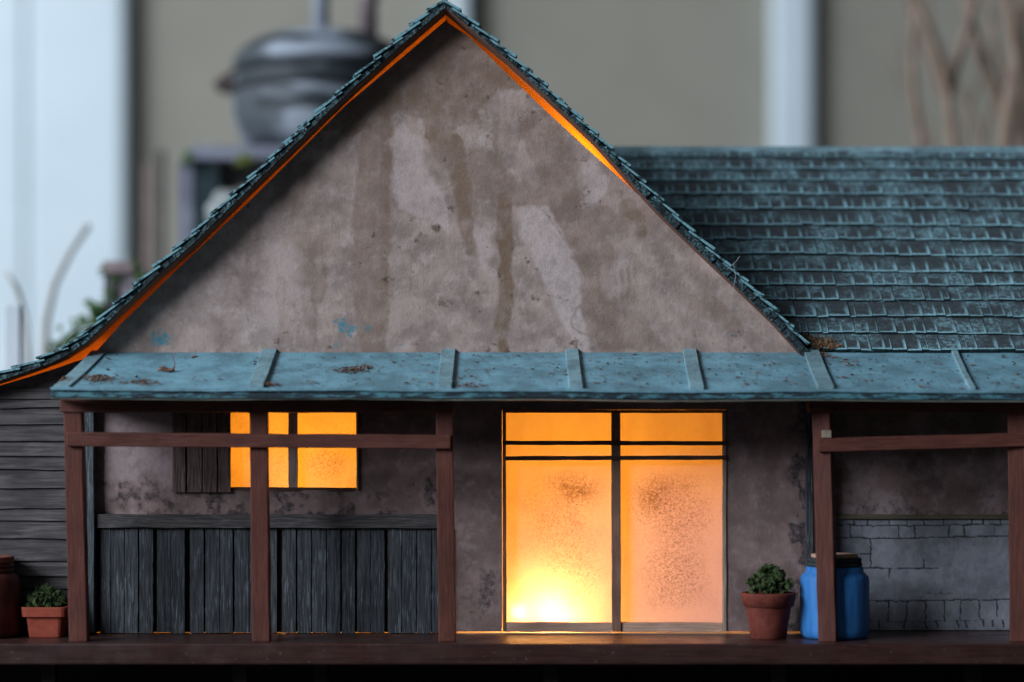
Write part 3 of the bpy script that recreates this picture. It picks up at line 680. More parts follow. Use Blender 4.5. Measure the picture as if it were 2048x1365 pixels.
def gable_roof(P, name, flip):
    P = [p.copy() for p in P]
    top = offset(P, 8.5); bot = offset(P, 19.0)
    if True:   # meet at the ridge
        top[0] = Vector((892, P[0].y+11)); bot[0] = Vector((892.5, P[0].y+25))
    fine, LL = resample(P, 14); ftop = offset(fine, 8.5)
    def offv(P_, ex=0.0):
        if not flip: return offset(P_, 17.6+ex)
        a_ = offset(P_, 0.0); b_ = offset(P_, 1.0)
        return [a+(b-a)*(float(np.interp(a.y, [0, 60, 290, 400, 720], [14.5, 14.8, 15.4, 22.5, 24]))+ex) for a, b in zip(a_, b_)]
    fbot = offv(fine)
    ftop[0] = Vector((892, P[0].y+11)); fbot[0] = Vector((892.5, P[0].y+23))
    # board with a rough broken front edge
    mb = MB()
    for i in range(len(fine)-1):
        rd0 = rdr(fine[i].y) if flip else RL; rd1 = rdr(fine[i+1].y) if flip else RL; rn = random.uniform(-2, 4); dd = rd0+rn; de = rd1+rn; jt = random.uniform(-1.2, 1.6)
        A0, A1, B0, B1 = ftop[i], ftop[i+1], fbot[i], fbot[i+1]
        mb.hexa([V(B0.x, B0.y, dd), V(B1.x, B1.y, de), V(B1.x, B1.y, 655), V(B0.x, B0.y, 655),
                 V(A0.x, A0.y-jt*.2, dd), V(A1.x, A1.y-jt*.2, de), V(A1.x, A1.y, 655), V(A0.x, A0.y, 655)])
    ro = mb.build(name, RAKE, H)
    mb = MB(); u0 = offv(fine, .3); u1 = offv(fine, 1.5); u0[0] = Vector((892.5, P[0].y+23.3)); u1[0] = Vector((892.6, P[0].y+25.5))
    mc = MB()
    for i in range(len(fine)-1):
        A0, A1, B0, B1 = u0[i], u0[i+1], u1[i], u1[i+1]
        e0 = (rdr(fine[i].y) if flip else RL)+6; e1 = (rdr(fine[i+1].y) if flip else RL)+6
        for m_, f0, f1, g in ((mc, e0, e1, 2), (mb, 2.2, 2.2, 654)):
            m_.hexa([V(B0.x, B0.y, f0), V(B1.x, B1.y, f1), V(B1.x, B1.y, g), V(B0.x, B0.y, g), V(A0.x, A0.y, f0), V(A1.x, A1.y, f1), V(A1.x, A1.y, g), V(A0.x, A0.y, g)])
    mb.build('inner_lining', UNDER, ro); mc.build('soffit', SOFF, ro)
    # shingle courses
    mb = MB(); step = 46.0 if flip else 50.0
    L = [0]
    for a, b in zip(P, P[1:]): L.append(L[-1]+(b-a).length)
    at = lambda t: Vector((float(np.interp(t, L, [p.x for p in P])), float(np.interp(t, L, [p.y for p in P]))))
    t = step*0.9
    while t < L[-1]+step*0.5:
        tt = min(t, L[-1]); rd = rdr(at(tt).y) if flip else RL; d = rd-3
        while d < 650:
            wd = random.uniform(18, 34) if d > rd else random.uniform(28, 40); lo = tt+random.uniform(-2.5, 2.5); hi = max(0.5, lo-step*1.35)
            a = at(lo); b = at(hi); mid = at((lo+hi)/2)
            tg = (a-b).normalized(); n = Vector((-tg.y, tg.x)); n = -n if n.y > 0 else n     # outward (up)
            th = random.uniform(4.2, 6.0); lift = random.uniform(1.0, 3.5)
            A_in = a+n*(-3.8+lift); A_out = a+n*(-3.8+lift+th); B_in = b-n*9.5; B_out = b-n*(9.5-th*.7)
            d0 = d+(random.uniform(-3, 3) if d < rd+5 else 0); d1 = d+wd-0.7
            uvt = [(0, 0), (0, 1), (1, 1), (1, 0)]
            mb.hexa([V(A_in.x, A_in.y, d0), V(B_in.x, B_in.y, d0), V(B_in.x, B_in.y, d1), V(A_in.x, A_in.y, d1),
                     V(A_out.x, A_out.y, d0), V(B_out.x, B_out.y, d0), V(B_out.x, B_out.y, d1), V(A_out.x, A_out.y, d1)], uvtop=uvt)
            d += wd
        t += step*random.uniform(0.9, 1.1)
    mb.build('shingles', SHEDGE, ro)
    return ro
gable_roof(OUT_L, 'left_gable_roof', False)
gable_roof(OUT_R, 'right_gable_roof', True)

# ---- main roof on the right (courses of individual shingles)
RB = Vector((0, 706, 2)); RT = Vector((0, EY-636.0, 560.0))      # (.,y,d) eaves and ridge
slope = RT-RB; SL = slope.length; sv = slope/SL; nv = Vector((0, -sv.z, sv.y)); nv = nv if nv.y < 0 else -nv
def xcut(yy): return float(np.interp(yy, [p.y for p in OUT_R], [p.x for p in OUT_R]))-16
mb = MB(); N = 16
for i in range(N):
    a = RB+slope*(i/N); b = RB+slope*((i+1)/N); x0, x1 = max(xcut(a.y), 950), max(xcut(b.y), 950); t_ = nv*(-8)
    mb.hexa([V(x0, a.y+t_.y, a.z+t_.z), V(2330, a.y+t_.y, a.z+t_.z), V(2330, b.y+t_.y, b.z+t_.z), V(x1, b.y+t_.y, b.z+t_.z),
             V(x0, a.y, a.z), V(2330, a.y, a.z), V(2330, b.y, b.z), V(x1, b.y, b.z)])
# back slope
mb.hexa([V(950, 716, 1130), V(2330, 716, 1130), V(2330, RT.y+8, 562), V(950, RT.y+8, 562), V(950, 706, 1130), V(2330, 706, 1130), V(2330, RT.y, 562), V(950, RT.y, 562)])
mr = mb.build('main_roof', RAKE, H)
mb = MB()
seen = [706, 672, 640, 607, 578, 548, 517, 487, 458, 426, 396, 368, 345, 322]      # lower edge of each course as seen
def v_of(ys_):      # slope parameter whose projection is ys_
    lo, hi = 0.0, 1.0
    for _ in range(40):
        mdl = (lo+hi)/2; p = RB+slope*mdl; yy = EY+(p.y-EY)*D/(D+p.z)
        if yy > ys_: lo = mdl
        else: hi = mdl
    return lo*SL
vs = [v_of(q) for q in seen]+[SL-2]
for k in range(len(vs)-1):
    v0 = vs[k]; exp = vs[k+1]-vs[k]; ph = random.random()*50
    x = 880.0
    while x < 2330:
        wd = random.choice((13, 20, 24, 27, 30, 34, 40))*random.uniform(.9, 1.1)
        xm = x+wd/2
        wob = 3.6*mnoise.noise(Vector((xm*.0035, ph, 0)))*2+1.0*mnoise.noise(Vector((xm*.02, ph, 3)))
        lo = v0-2+wob-(xm-1650)*0.008*(1 if k < 9 else .2)+random.uniform(-1.1, 1.1); hi = lo+exp*1.45
        pl = RB+sv*lo; ph_ = RB+sv*min(hi, SL)
        if x > xcut(pl.y)-6:
            th = random.uniform(6.0, 8.0); lift = 4.8+random.uniform(-.6, 1.4); tw = random.uniform(-.7, .7); sk = random.uniform(-1.2, 1.2)
            c0 = pl+nv*(lift-0.5); c1 = ph_+nv*0.4
            P8 = []
            for off in (0, th):
                for (xx, cc, e) in ((x, c0, -tw), (x+wd-1.0, c0, tw), (x+wd-1.0+sk, c1, 0), (x+sk, c1, 0)):
                    q = cc+nv*(off+e if cc is c0 else off*.6); P8.append(V(xx, q.y, q.z))
            mb.hexa(P8, uvtop=[(0, 0), (1, 0), (1, 1.4), (0, 1.4)])
        x += wd
mb.build('shingles', SHING, mr)
# ridge capping
mb = MB(); x = xcut(RT.y)-10
while x < 2330:
    wd = random.uniform(60, 120); lf = random.uniform(0, 2)
    p0 = RT-sv*26+nv*(7+lf); p1 = RT+nv*(8+lf)
    mb.hexa([V(x, p0.y+4, p0.z), V(x+wd-1, p0.y+4, p0.z), V(x+wd-1, p1.y+5, p1.z), V(x, p1.y+5, p1.z),
             V(x, p0.y, p0.z), V(x+wd-1, p0.y, p0.z), V(x+wd-1, p1.y, p1.z), V(x, p1.y, p1.z)])
    x += wd
mb.build('ridge_capping', TEALB, mr)

# ---- awning over the porch
def sag(x): return 1.8*mnoise.noise(Vector((x*.0035, 2.2, 0)))*2+(x-105)/1950.0*6.0
def awn(x, t, up=0.0):      # t 0 back .. 1 front
    cur = -3.5*math.sin(math.pi*t)
    return (x, 705+75*t-cur*0.0+3.0*math.sin(math.pi*t)+sag(x)*t-up, -250*t)
def xl_at(t): return 183+(154-183)*t
mb = MB(); NX, NT = 90, 10; top = []; bot = []
for i in range(NX+1):
    for j in range(NT+1):
        t = j/NT; x0 = xl_at(t); x = x0+(2330-x0)*i/NX; p = awn(x, t)
        top.append(mb.vert(V(p[0], p[1], p[2]+1))); bot.append(mb.vert(V(p[0], p[1]+5, p[2]+1)))
R_ = NT+1
for i in range(NX):
    for j in range(NT):
        a = i*R_+j; mb.face((top[a], top[a+R_], top[a+R_+1], top[a+1])); mb.face((bot[a], bot[a+1], bot[a+R_+1], bot[a+R_]))
for i in range(NX):
    a = i*R_+NT; mb.face((top[a], top[a+R_], bot[a+R_], bot[a])); a = i*R_; mb.face((top[a], bot[a], bot[a+R_], top[a+R_]))
for j in range(NT):
    mb.face((top[j], top[j+1], bot[j+1], bot[j]))
aw = mb.build('awning', TEAL, H, smooth=False)
def batten(xb, xf, w, th, name='batten', t1=1.0):
    mb = MB(); n = 14; rr = []; ph = random.random()*90
    for k in range(n+1):
        t = 0.0+t1*k/n; xc = xb+(xf-xb)*t; ja = 1.2*mnoise.noise(Vector((ph+k*.6, 0, 0))); jb = 1.2*mnoise.noise(Vector((ph+k*.6, 5, 0)))
        r = []
        for (sx, up) in ((-1, -1), (1, -1), (1, th), (-1, th)):
            p = awn(xc+sx*w/2+(ja if sx < 0 else jb), t, up); r.append(mb.vert(V(p[0], p[1], p[2]-(2 if k == n else 0))))
        rr.append(r)
    for k in range(n):
        for q in range(4):
            m = (q+1) % 4; mb.face((rr[k][q], rr[k][m], rr[k+1][m], rr[k+1][q]))
    mb.face(rr[0][::-1]); mb.face(rr[-1])
    return mb.build(name, TEALB, aw, bevel=1.2)
batten(198, 172, 30, 4, 'batten')
for (xb, xf, w) in ((539, 539, 29), (897, 896, 28), (1144, 1145, 26), (1379, 1374, 27), (1622, 1618, 31), (1908, 1895, 12), (2180, 2170, 28)):
    batten(xb, xf, w, 7.5)
# eaves edge strips
def strip(y0, y1, d, th, mat, name, jit=.8, x0=152, x1=2330, gaps=()):
    mb = MB(); n = 110; ph = random.random()*70; prev = None; X = np.linspace(x0, x1, n+1); rings = []
    for x in X:
        g = sum(v for (a, b, v) in gaps if a < x < b); s0 = sag(x)+g; ja = jit*mnoise.noise(Vector((x*.02, ph, 0))); jb = jit*mnoise.noise(Vector((x*.025, ph, 7)))
        rings.append([mb.vert(V(x, y0+s0+ja, d)), mb.vert(V(x, y1+s0+jb, d)), mb.vert(V(x, y1+s0+jb, d+th)), mb.vert(V(x, y0+s0+ja, d+th))])
    for a, b in zip(rings, rings[1:]):
        for q in range(4): m = (q+1) % 4; mb.face((a[q], a[m], b[m], b[q]))
    mb.face(rings[0][::-1]); mb.face(rings[-1]); return mb.build(name, mat, aw)
strip(779.5, 785, -258, 8, TEAL, 'edge_strip', 1.2)
strip(787, 797, -255, 6, FASC, 'edge_strip', 1.4, gaps=((150, 900, .8), (1200, 1260, -.8)))
strip(785.2, 799.0, -249, 5, m_plain('dark_teal_backing', (0.01, 0.03, 0.05), (0.03, 0.06, 0.08), 10), 'edge_strip', .5)
strip(799.2, 801.5, -251, 60, m_plain('pale_green_board', (0.17, 0.19, 0.16), (0.22, 0.24, 0.20), 20), 'edge_strip', .5)

# ---- porch posts, headers and rails
def post(xt, xb, w, yt=800, dfr=-180, yaw=0.0, t=34, wb=None):
    k = (D+dfr)/D; a = CX+(xt-CX)*k; b = CX+(xb-CX)*k
    mb = MB(); mb.beam((a, yt, dfr+t/2), (b, 1267.8, dfr+t/2), w*k, t, 18, .7, yaw, wend=(wb or w)*k); return mb.build('porch_post', RED, H, bevel=1.6)
def hdr(x0, x1, ys0, ys1, y0, d, t, name, mat=REDX, seg=24):
    A = unp(x0, y0, d); B = unp(x1, ys0, d); k = (D+d)/D; mb = MB()
    mb.beam((A[0], A[1], d+t/2), (B[0], B[1], d+t/2), ys1*k, t, seg, .7); return mb.build(name, mat, H, bevel=1.4)
post(144, 156, 36); post(516, 521.5, 35); post(888, 894.5, 34); post(1646, 1659, 36, yaw=-0.28); post(2037, 2042, 36, yaw=-.2)
hdr(120, 908, 811, 30, 810, -184, 36, 'header_beam')
hdr(1617, 2300, 812, 27, 812, -184, 36, 'header_beam')
hdr(133, 901, 884, 28, 879, -191, 10.5, 'porch_rail')
hdr(1637, 2300, 873, 27, 891, -191, 10.5, 'porch_rail')
mb = MB(); mb.obox(1644, 1663, 861, 876, -188, 7); mb.build('wood_shim', PALEV, H, bevel=1)
# rafters / ledger under the awning close the porch ceiling
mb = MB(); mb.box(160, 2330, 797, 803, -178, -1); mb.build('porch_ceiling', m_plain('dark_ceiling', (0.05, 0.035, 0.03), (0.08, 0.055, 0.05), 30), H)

# ================================================================ LITTER, PLANTS, JARS
def flake(mb, p, r, lift=0.5, flat=1.0):
    c = Vector(p); a0 = random.random()*6.3; n = random.choice((4, 5, 6)); tilt = Vector((random.uniform(-.35, .35), random.uniform(-.35, .35), 0))
    ex = random.uniform(.35, .8); rot = random.random()*3.14; i = []; j = []
    for k in range(n):
        a = a0+2*math.pi*k/n; rr = r*random.uniform(.6, 1.2)
        u = math.cos(a)*rr; v = math.sin(a)*rr*ex; uu = u*math.cos(rot)-v*math.sin(rot); vv = u*math.sin(rot)+v*math.cos(rot)
        h = (uu*tilt.x+vv*tilt.y)*flat+random.uniform(0, .2)*r
        i.append(mb.vert(V(c.x+uu, c.y-h-vv*(-0.3)*0, c.z+vv))); j.append(mb.vert(V(c.x+uu, c.y-h-.5, c.z+vv)))
    mb.face(i[::-1]); mb.face(j)
    for k in range(n): m = (k+1) % n; mb.face((i[k], i[m], j[m], j[k]))
mb = MB()
for k in range(900):
    x = random.uniform(220, 2120); t = random.uniform(0.05, .97)
    if random.random() > 0.35+0.65*(x > 640): continue
    p = awn(x, t, 1.4); flake(mb, p, random.choice((1.2, 1.6, 2.0, 2.8, 3.8, 5.6)))
piles = [(228, .74, 34, .10, 190), (322, .86, 38, .06, 130), (165, .80, 26, .08, 80), (712, .50, 34, .07, 120), (735, .42, 22, .05, 50), (563, .93, 24, .03, 55), (945, .93, 26, .03, 45), (640, .88, 30, .04, 14), (1640, .10, 20, .06, 60), (1690, .32, 16, .06, 20)]
for (x, t, rx, rt, n) in piles:
    for k in range(n):
        g1, g2 = random.gauss(0, .5), random.gauss(0, .5); tt = min(.97, max(.02, t+g2*rt)); hgt = max(0, 1-(g1*g1+g2*g2)*1.2)*random.random()*6
        flake(mb, awn(max(x+g1*rx, xl_at(tt)+4), tt, 1.4+hgt), random.uniform(1.5, 4.5), flat=1.5)
lit = mb.build('leaf_litter', LEAFD, None); lit['label'] = 'brown dry leaf crumbs scattered over the teal porch roof'; lit['category'] = 'leaf litter'; lit['kind'] = 'stuff'
# one curled leaf with its stalk
lf = thing('curled_leaf', 'single curled brown leaf with an upright stalk lying on the left awning', 'dry leaf', awn(352, .52))
mb = MB(); n = 8; rr = []
for k in range(n+1):
    f = k/n; x = 336+f*32; wv = 9*math.sin(math.pi*(.12+.8*f)); zz = 4*math.sin(f*7)
    rr.append([mb.vert(V(*awn(x, .52-wv*.0025, 3+zz*.5+5))), mb.vert(V(*awn(x, .52, 2+zz*.3))), mb.vert(V(*awn(x, .52+wv*.0025, 4+zz*.5+2)))])
for a, b in zip(rr, rr[1:]):
    mb.face((a[0], a[1], b[1], b[0])); mb.face((a[1], a[2], b[2], b[1]))
o = mb.build('leaf_blade', LEAFD, lf, smooth=True); m = o.modifiers.new('Solidify', 'SOLIDIFY'); m.thickness = .6*S
mb = MB(); p = awn(366, .5, 4); mb.tube([p, (p[0]+2, p[1]-12, p[2]), (p[0]-3, p[1]-26, p[2]+2), (p[0]-1, p[1]-30, p[2]+2)], [1.2, 1, .8, .8], 6); mb.build('stalk', LEAF, lf)
# dead moss caught in the valley
mb = MB()
for k in range(420):
    f = random.random()**1.3; x = 1632+f*34+random.gauss(0, 8); y = 702-abs(random.gauss(0, 12))*(1-f*.6)-f*0
    v = max(0, (706-y)); d = -2+v*1.0+random.uniform(-4, 3); flake(mb, (x, y-5, d-6), random.uniform(1.5, 5.5), flat=3)
for k in range(130):
    t = random.random(); x = 1608+t*22-t*60*0; yy = 690-70*t*random.random(); xx = xcut(yy)+26+random.uniform(0, 16); v = 706-yy
    flake(mb, (xx, yy-4, v*1.18-8), random.uniform(1.5, 4), flat=3)
o = mb.build('dead_moss_clump', LEAF, None); tag(o, 'tan crumbly dead moss heaped where the gable roof meets the porch roof', 'dead moss')
# stray fibres
for nf, pts in enumerate((((1457, 533, -100), (1462, 560, -98), (1458, 580, -97), (1451, 603, -96)), ((1444, 546, -98), (1462, 532, -98), (1470, 520, -98)), ((138, 705, -95), (152, 682, -95), (178, 660, -96), (205, 650, -97)))):
    mb = MB(); mb.tube(pts, .45, 5); o = mb.build('stray_fibre', FIBRE, None)
    tag(o, ('pale stray fibre hanging from the right slope edge over the plaster gable', 'short pale fibre crossing the shingles of the right slope edge', 'pale hair curling over the low left end of the shingle roof')[nf], 'fibre', 'stray fibres on the roof edges')

def moss(cx, cy, cd, rx, ry, n, seed, mat, parent, name='plant'):
    random.seed(seed); mb = MB()
    import bmesh
    cs = []
    for k in range(n):
        a = random.random()*6.283; e = random.random()**.6*1.5; r = random.uniform(.55, 1.0)
        x = cx+rx*r*math.cos(a)*math.cos(e); d = cd+rx*.8*r*math.sin(a)*math.cos(e); y = cy-ry*r*math.sin(e)*(1+.25*math.sin(a*3+seed)); cs.append((x, y, d))
        mb.blob((x, y, d), random.uniform(4, 7.5), .7, seed+k*.37, 1)
    for c in cs:
        for q in range(12):
            v = Vector((random.gauss(0, 1), random.gauss(0, 1)-.3, random.gauss(0, 1))).normalized()*random.uniform(4.5, 8.5)
            flake(mb, (c[0]+v.x, c[1]+v.y, c[2]+v.z), random.uniform(.6, 1.3), flat=4)
    return mb.build(name, mat, parent)
DY = 1267.8
# right terracotta pot
def pot(cx, cd, prof, mat, label, sq=None, sides=48):
    th = thing('plant_pot', label, 'plant pot', (cx, DY, cd), 'potted plants on the deck')
    return th
cx, _, cd = unp(1537, 1277, -105); k = (D-105)/D
pt = thing('potted_plant', 'round terracotta pot of dark green moss between the glowing door and blue jar', 'potted plant', (cx, DY, cd), 'potted plants on the deck')
T = lambda r: r*k
def yy(y, d): return unp(0, y, d)[1]
mb = MB(); mb.lathe(cx, cd, [(T(34), DY), (T(36), DY-1.5), (T(39), yy(1250, cd)), (T(45), yy(1216, cd)), (T(46), yy(1212, cd)), (T(40), yy(1211, cd)), (T(38), yy(1230, cd))]); mb.build('pot_body', TERRA, pt, smooth=True)
mb = MB(); mb.lathe(cx, cd, [(T(46), yy(1213.5, cd)), (T(50), yy(1212, cd)), (T(55), yy(1189, cd)), (T(54.5), yy(1186, cd)), (T(50), yy(1185, cd)), (T(48), yy(1190, cd)), (T(46), yy(1205, cd))]); mb.build('pot_rim', TERRA, pt, smooth=True)
mb = MB(); mb.lathe(cx, cd, [(T(47), yy(1199, cd)), (T(47), yy(1191, cd)), (T(5), yy(1188, cd))]); mb.build('soil', SOIL, pt)
mo = moss(cx+1, yy(1186, cd), cd, 52, 43, 270, 3, PLANT, pt)
# left square pot
cx, _, cd = unp(95, 1273, -58); k = (D-58)/D
pt = thing('potted_plant', 'square orange terracotta pot of low greenery beside the left porch post', 'potted plant', (cx, DY, cd), 'potted plants on the deck')
mb = MB(); mb.lathe(cx, cd, [(T(31), DY), (T(32), DY-1.5), (T(37), yy(1231, cd)), (T(33), yy(1231, cd))], 64, 9); mb.build('pot_body', TERRAB, pt)
mb = MB(); mb.lathe(cx, cd, [(T(37), yy(1232, cd)), (T(44), yy(1231, cd)), (T(45.5), yy(1213.5, cd)), (T(45), yy(1212, cd)), (T(40), yy(1212, cd)), (T(39), yy(1225, cd))], 64, 9); mb.build('pot_rim', TERRAB, pt)
mb = MB(); mb.lathe(cx, cd, [(T(39), yy(1222, cd)), (T(39), yy(1216, cd)), (T(5), yy(1214, cd))], 48, 9); mb.build('soil', SOIL, pt)
moss(cx-2, yy(1214, cd), cd, 45, 32, 220, 9, PLANT, pt)
random.seed(21)
# blue jar
cx, _, cd = unp(1669, 1279, -90); k = (D-90)/D
jr = thing('storage_jar', 'bright blue jar with dark corded neck standing behind the right porch post', 'jar', (cx, DY, cd), 'jars on the deck')
pr = [(T(56), DY), (T(63), DY-1.2), (T(67.5), DY-8), (T(69), DY-18), (T(69), yy(1160, cd)), (T(67), yy(1152, cd)), (T(60), yy(1146, cd)), (T(58), yy(1143, cd)), (T(57), yy(1134, cd)), (T(50), yy(1133, cd))]
mb = MB(); mb.lathe(cx, cd, pr, 64); mb.build('jar_body', BLUE, jr, smooth=True)
def torus(mb, cx, y, cd, R, r, n=48, m=10):
    rg = []
    for i in range(n):
        a = 2*math.pi*i/n; rg.append([mb.vert(V(cx+(R+r*math.cos(2*math.pi*j/m))*math.cos(a), y+r*math.sin(2*math.pi*j/m), cd+(R+r*math.cos(2*math.pi*j/m))*math.sin(a))) for j in range(m)])
    for i in range(n):
        for j in range(m): a = rg[i]; b = rg[(i+1) % n]; q = (j+1) % m; mb.face((a[j], a[q], b[q], b[j]))
mb = MB(); torus(mb, cx, yy(1129, cd), cd, T(50), T(5.5)); torus(mb, cx, yy(1120, cd), cd, T(49.5), T(5)); mb.lathe(cx, cd, [(T(48), yy(1134, cd)), (T(48), yy(1115.5, cd))]); mb.build('neck_cord', CORD, jr, smooth=True)
mb = MB(); mb.lathe(cx, cd, [(T(45.5), yy(1115.3, cd)), (T(46.5), yy(1114, cd)), (T(46.5), yy(1108.5, cd)), (T(45), yy(1107.8, cd))], 48); mb.build('lid', PALEW, jr)
# dark red jar at the left
cx, _, cd = unp(-30, 1272, -70); k = (D-70)/D
jr = thing('storage_jar', 'dark red jar with ringed neck cut off by the left edge of the photo', 'jar', (cx, DY, cd), 'jars on the deck')
pr = [(T(58), DY), (T(64), DY-2), (T(69), DY-12), (T(70), yy(1195, cd)), (T(69.5), yy(1168, cd)), (T(66), yy(1153, cd)), (T(58), yy(1147, cd)), (T(54), yy(1145, cd))]
mb = MB(); mb.lathe(cx, cd, pr, 64); mb.build('jar_body', DKRED, jr, smooth=True)
mb = MB(); torus(mb, cx, yy(1141, cd), cd, T(52), T(5.5)); torus(mb, cx, yy(1131, cd), cd, T(52), T(5.2)); mb.lathe(cx, cd, [(T(51), yy(1146, cd)), (T(51), yy(1126, cd))]); mb.build('neck_ring', DKRED, jr, smooth=True)
mb = MB(); mb.lathe(cx, cd, [(T(54), yy(1125.5, cd)), (T(57), yy(1124, cd)), (T(57), yy(1114, cd)), (T(54), yy(1112.5, cd))], 48); mb.build('lid', m_plain('terracotta_lid', (0.2, .06, .04), (.28, .1, .07), 10), jr)

# ================================================================ BLURRED BACKGROUND MINIATURES
def m_shell():
    m = Mat('grey_weathered_shell', 0.6, 0.4); n = m.noise(260, 6, 0.6, sc=(0.5, 0.5, 2.6)); n2 = m.noise(330, 3, 0.5, sc=(1, 1, .8))
    c = m.mix(m.ramp(n, 0.45, 0.55), (0.02, 0.028, 0.033), (0.30, 0.34, 0.39))
    m.col(m.mix(m.ramp(n2, 0.50, 0.60, 0, .85), c, (0.018, 0.025, 0.03))); m.bump(n, 14, 1); return m.m
STONE = m_shell()
d0 = 2200; K = (D+d0)/D
def U(x, y, d=d0): return unp(x, y, d)
cx, _, _ = U(645, 0); R = 180*K
tk = thing('round_tank', 'blurred round grey banded tank with two short chimneys behind the left roof', 'tank', (cx, U(0, 330)[1], d0))
prof = []
for f, y in ((.35, 318), (.80, 306), (.92, 275), (.985, 240), (1.0, 205), (.99, 170), (.955, 140)): prof.append((R*f, U(0, y)[1]))
mb = MB(); mb.lathe(cx, d0, prof, 48); mb.build('tank_body', STONE, tk, smooth=True)
prof = [(R*f, U(0, y)[1]) for f, y in ((.97, 141), (1.0, 130), (.93, 108), (.78, 88), (.55, 72), (.3, 64), (.05, 62))]
mb = MB(); mb.lathe(cx, d0, prof, 48); mb.build('domed_roof', STONE, tk, smooth=True)
for y in (148, 184):
    mb = MB(); torus(mb, cx, U(0, y)[1], d0, R*(1.0 if y > 160 else .965), 6*K, 48, 8); mb.build('hoop', m_plain('dark_hoop', (.015, .018, .02), (.03, .035, .04), 40), tk, smooth=True)
pa = U(645, 0)[0]; pbx = U(738, 0)[0]
mb = MB(); mb.lathe(pa, d0-60, [(17*K, U(0, 78)[1]), (16*K, U(0, 5)[1]), (19*K, U(0, 4)[1]), (19*K, U(0, -12)[1])], 24); mb.build('chimney', m_plain('pale_chimney', (.34, .38, .44), (.44, .48, .54), 60), tk, smooth=True)
mb = MB(); mb.lathe(pbx, d0-40, [(19*K, U(0, 80)[1]), (18*K, U(0, 10)[1]), (22*K, U(0, 8)[1]), (22*K, U(0, -14)[1])], 24); mb.build('chimney', m_plain('pink_chimney', (.20, .155, .165), (.28, .22, .23), 60), tk, smooth=True)
mb = MB(); a = U(432, 178); b = U(560, 84); c = U(486, 192)
mb.hexa([V(a[0], a[1], d0-60), V(c[0], c[1], d0-60), V(c[0], c[1], d0+60), V(a[0], a[1], d0+60), V(a[0]+6, a[1]-14, d0-60), V(b[0], b[1], d0-60), V(b[0], b[1], d0+60), V(a[0]+6, a[1]-14, d0+60)])
mb.build('spout', m_plain('brown_spout', (.05, .03, .03), (.08, .05, .045), 40), tk)
# the stand under the tank
sd = thing('tank_stand', 'blurred pale topped stand with a dark teal side under the round tank', 'stand', (U(430, 0)[0], 1419, 1900))
GREYL = m_plain('lilac_grey_card', (.15, .155, .20), (.24, .25, .31), 80)
def obx(mb, x0, x1, y0, y1, d, t): a = unp(x0, y0, d); b = unp(x1, y1, d); mb.box(a[0], b[0], a[1], b[1], d, d+t)
mb = MB(); obx(mb, 380, 900, 291, 322, 1880, 760); mb.build('stand_top', GREYL, sd, bevel=8)
mb = MB(); a = unp(357, 322, 1900); b = unp(386, 1000, 1900); mb.box(a[0], b[0], a[1], 1419, 1900, 1960); mb.build('leg', GREYL, sd)
mb = MB(); a = unp(860, 322, 1900); b = unp(890, 1000, 1900); mb.box(a[0], b[0], a[1], 1419, 1900, 1960); mb.build('leg', GREYL, sd)
mb = MB(); a = unp(386.5, 322, 1900); b = unp(436, 1000, 1900); mb.box(a[0], b[0], a[1]+2, 1419, 1905, 2350); mb.build('side_panel', m_plain('dark_teal_panel', (.012, .03, .036), (.025, .045, .05), 80), sd)
FOL = m_plain('blurred_green_moss', (0.045, 0.10, 0.03), (0.09, 0.17, 0.05), 30)
def mossbg(pts, name, label, mat=FOL):
    mb = MB(); q = 0
    for (x, y, r, d) in pts:
        for _ in range(14):
            q += 1; p = unp(x+random.gauss(0, r*.5), y+random.gauss(0, r*.5), d+random.uniform(-40, 40)); mb.blob(p, r*random.uniform(.2, .5)*(D+d)/D, .5, q*.7, 1)
    o = mb.build(name, mat, None); tag(o, label, 'moss'); return o
mossbg([(376, 312, 12, 1850), (372, 325, 9, 1850)], 'moss_tuft', 'small dark green tuft at the corner of the blurred tank stand')
mossbg([(485, 322, 12, 1850), (500, 318, 9, 1850)], 'moss_tuft', 'yellow green tuft on the stand just under the round tank', m_plain('yellow_moss', (.16, .2, .03), (.26, .3, .06), 30))
sb = thing('stone_finial', 'blurred pale round stone on a grey pillar beside the stand above the left roof edge', 'stone finial', (unp(455, 0, 1700)[0], 1419, 1700))
mb = MB(); p = unp(455, 425, 1700); mb.blob(p, 42*(D+1700)/D, .15, 3.3, 3); mb.build('ball', m_plain('pale_stone', (.22, .24, .24), (.30, .32, .31), 60), sb, smooth=True)
mb = MB(); mb.box(p[0]-22, p[0]+22, p[1]+40, 1419, 1680, 1724); mb.build('pillar', GREYL, sb)
mb = MB(); mb.obox(285, 300, 330, 1221, 2600, 60); tag(mb.build('wooden_stake', m_plain('pinkish_wood', (.22, .16, .145), (.28, .21, .19), 50), None), 'blurred pinkish wooden stake next to the white door casing', 'stake', 'wooden stakes')
mb = MB(); mb.obox(312, 326, 300, 1226, 2500, 60); tag(mb.build('wooden_stake', m_plain('brown_wood', (.12, .10, .095), (.17, .145, .135), 50), None), 'blurred darker brown stake between the pinkish stake and tank stand', 'stake', 'wooden stakes')
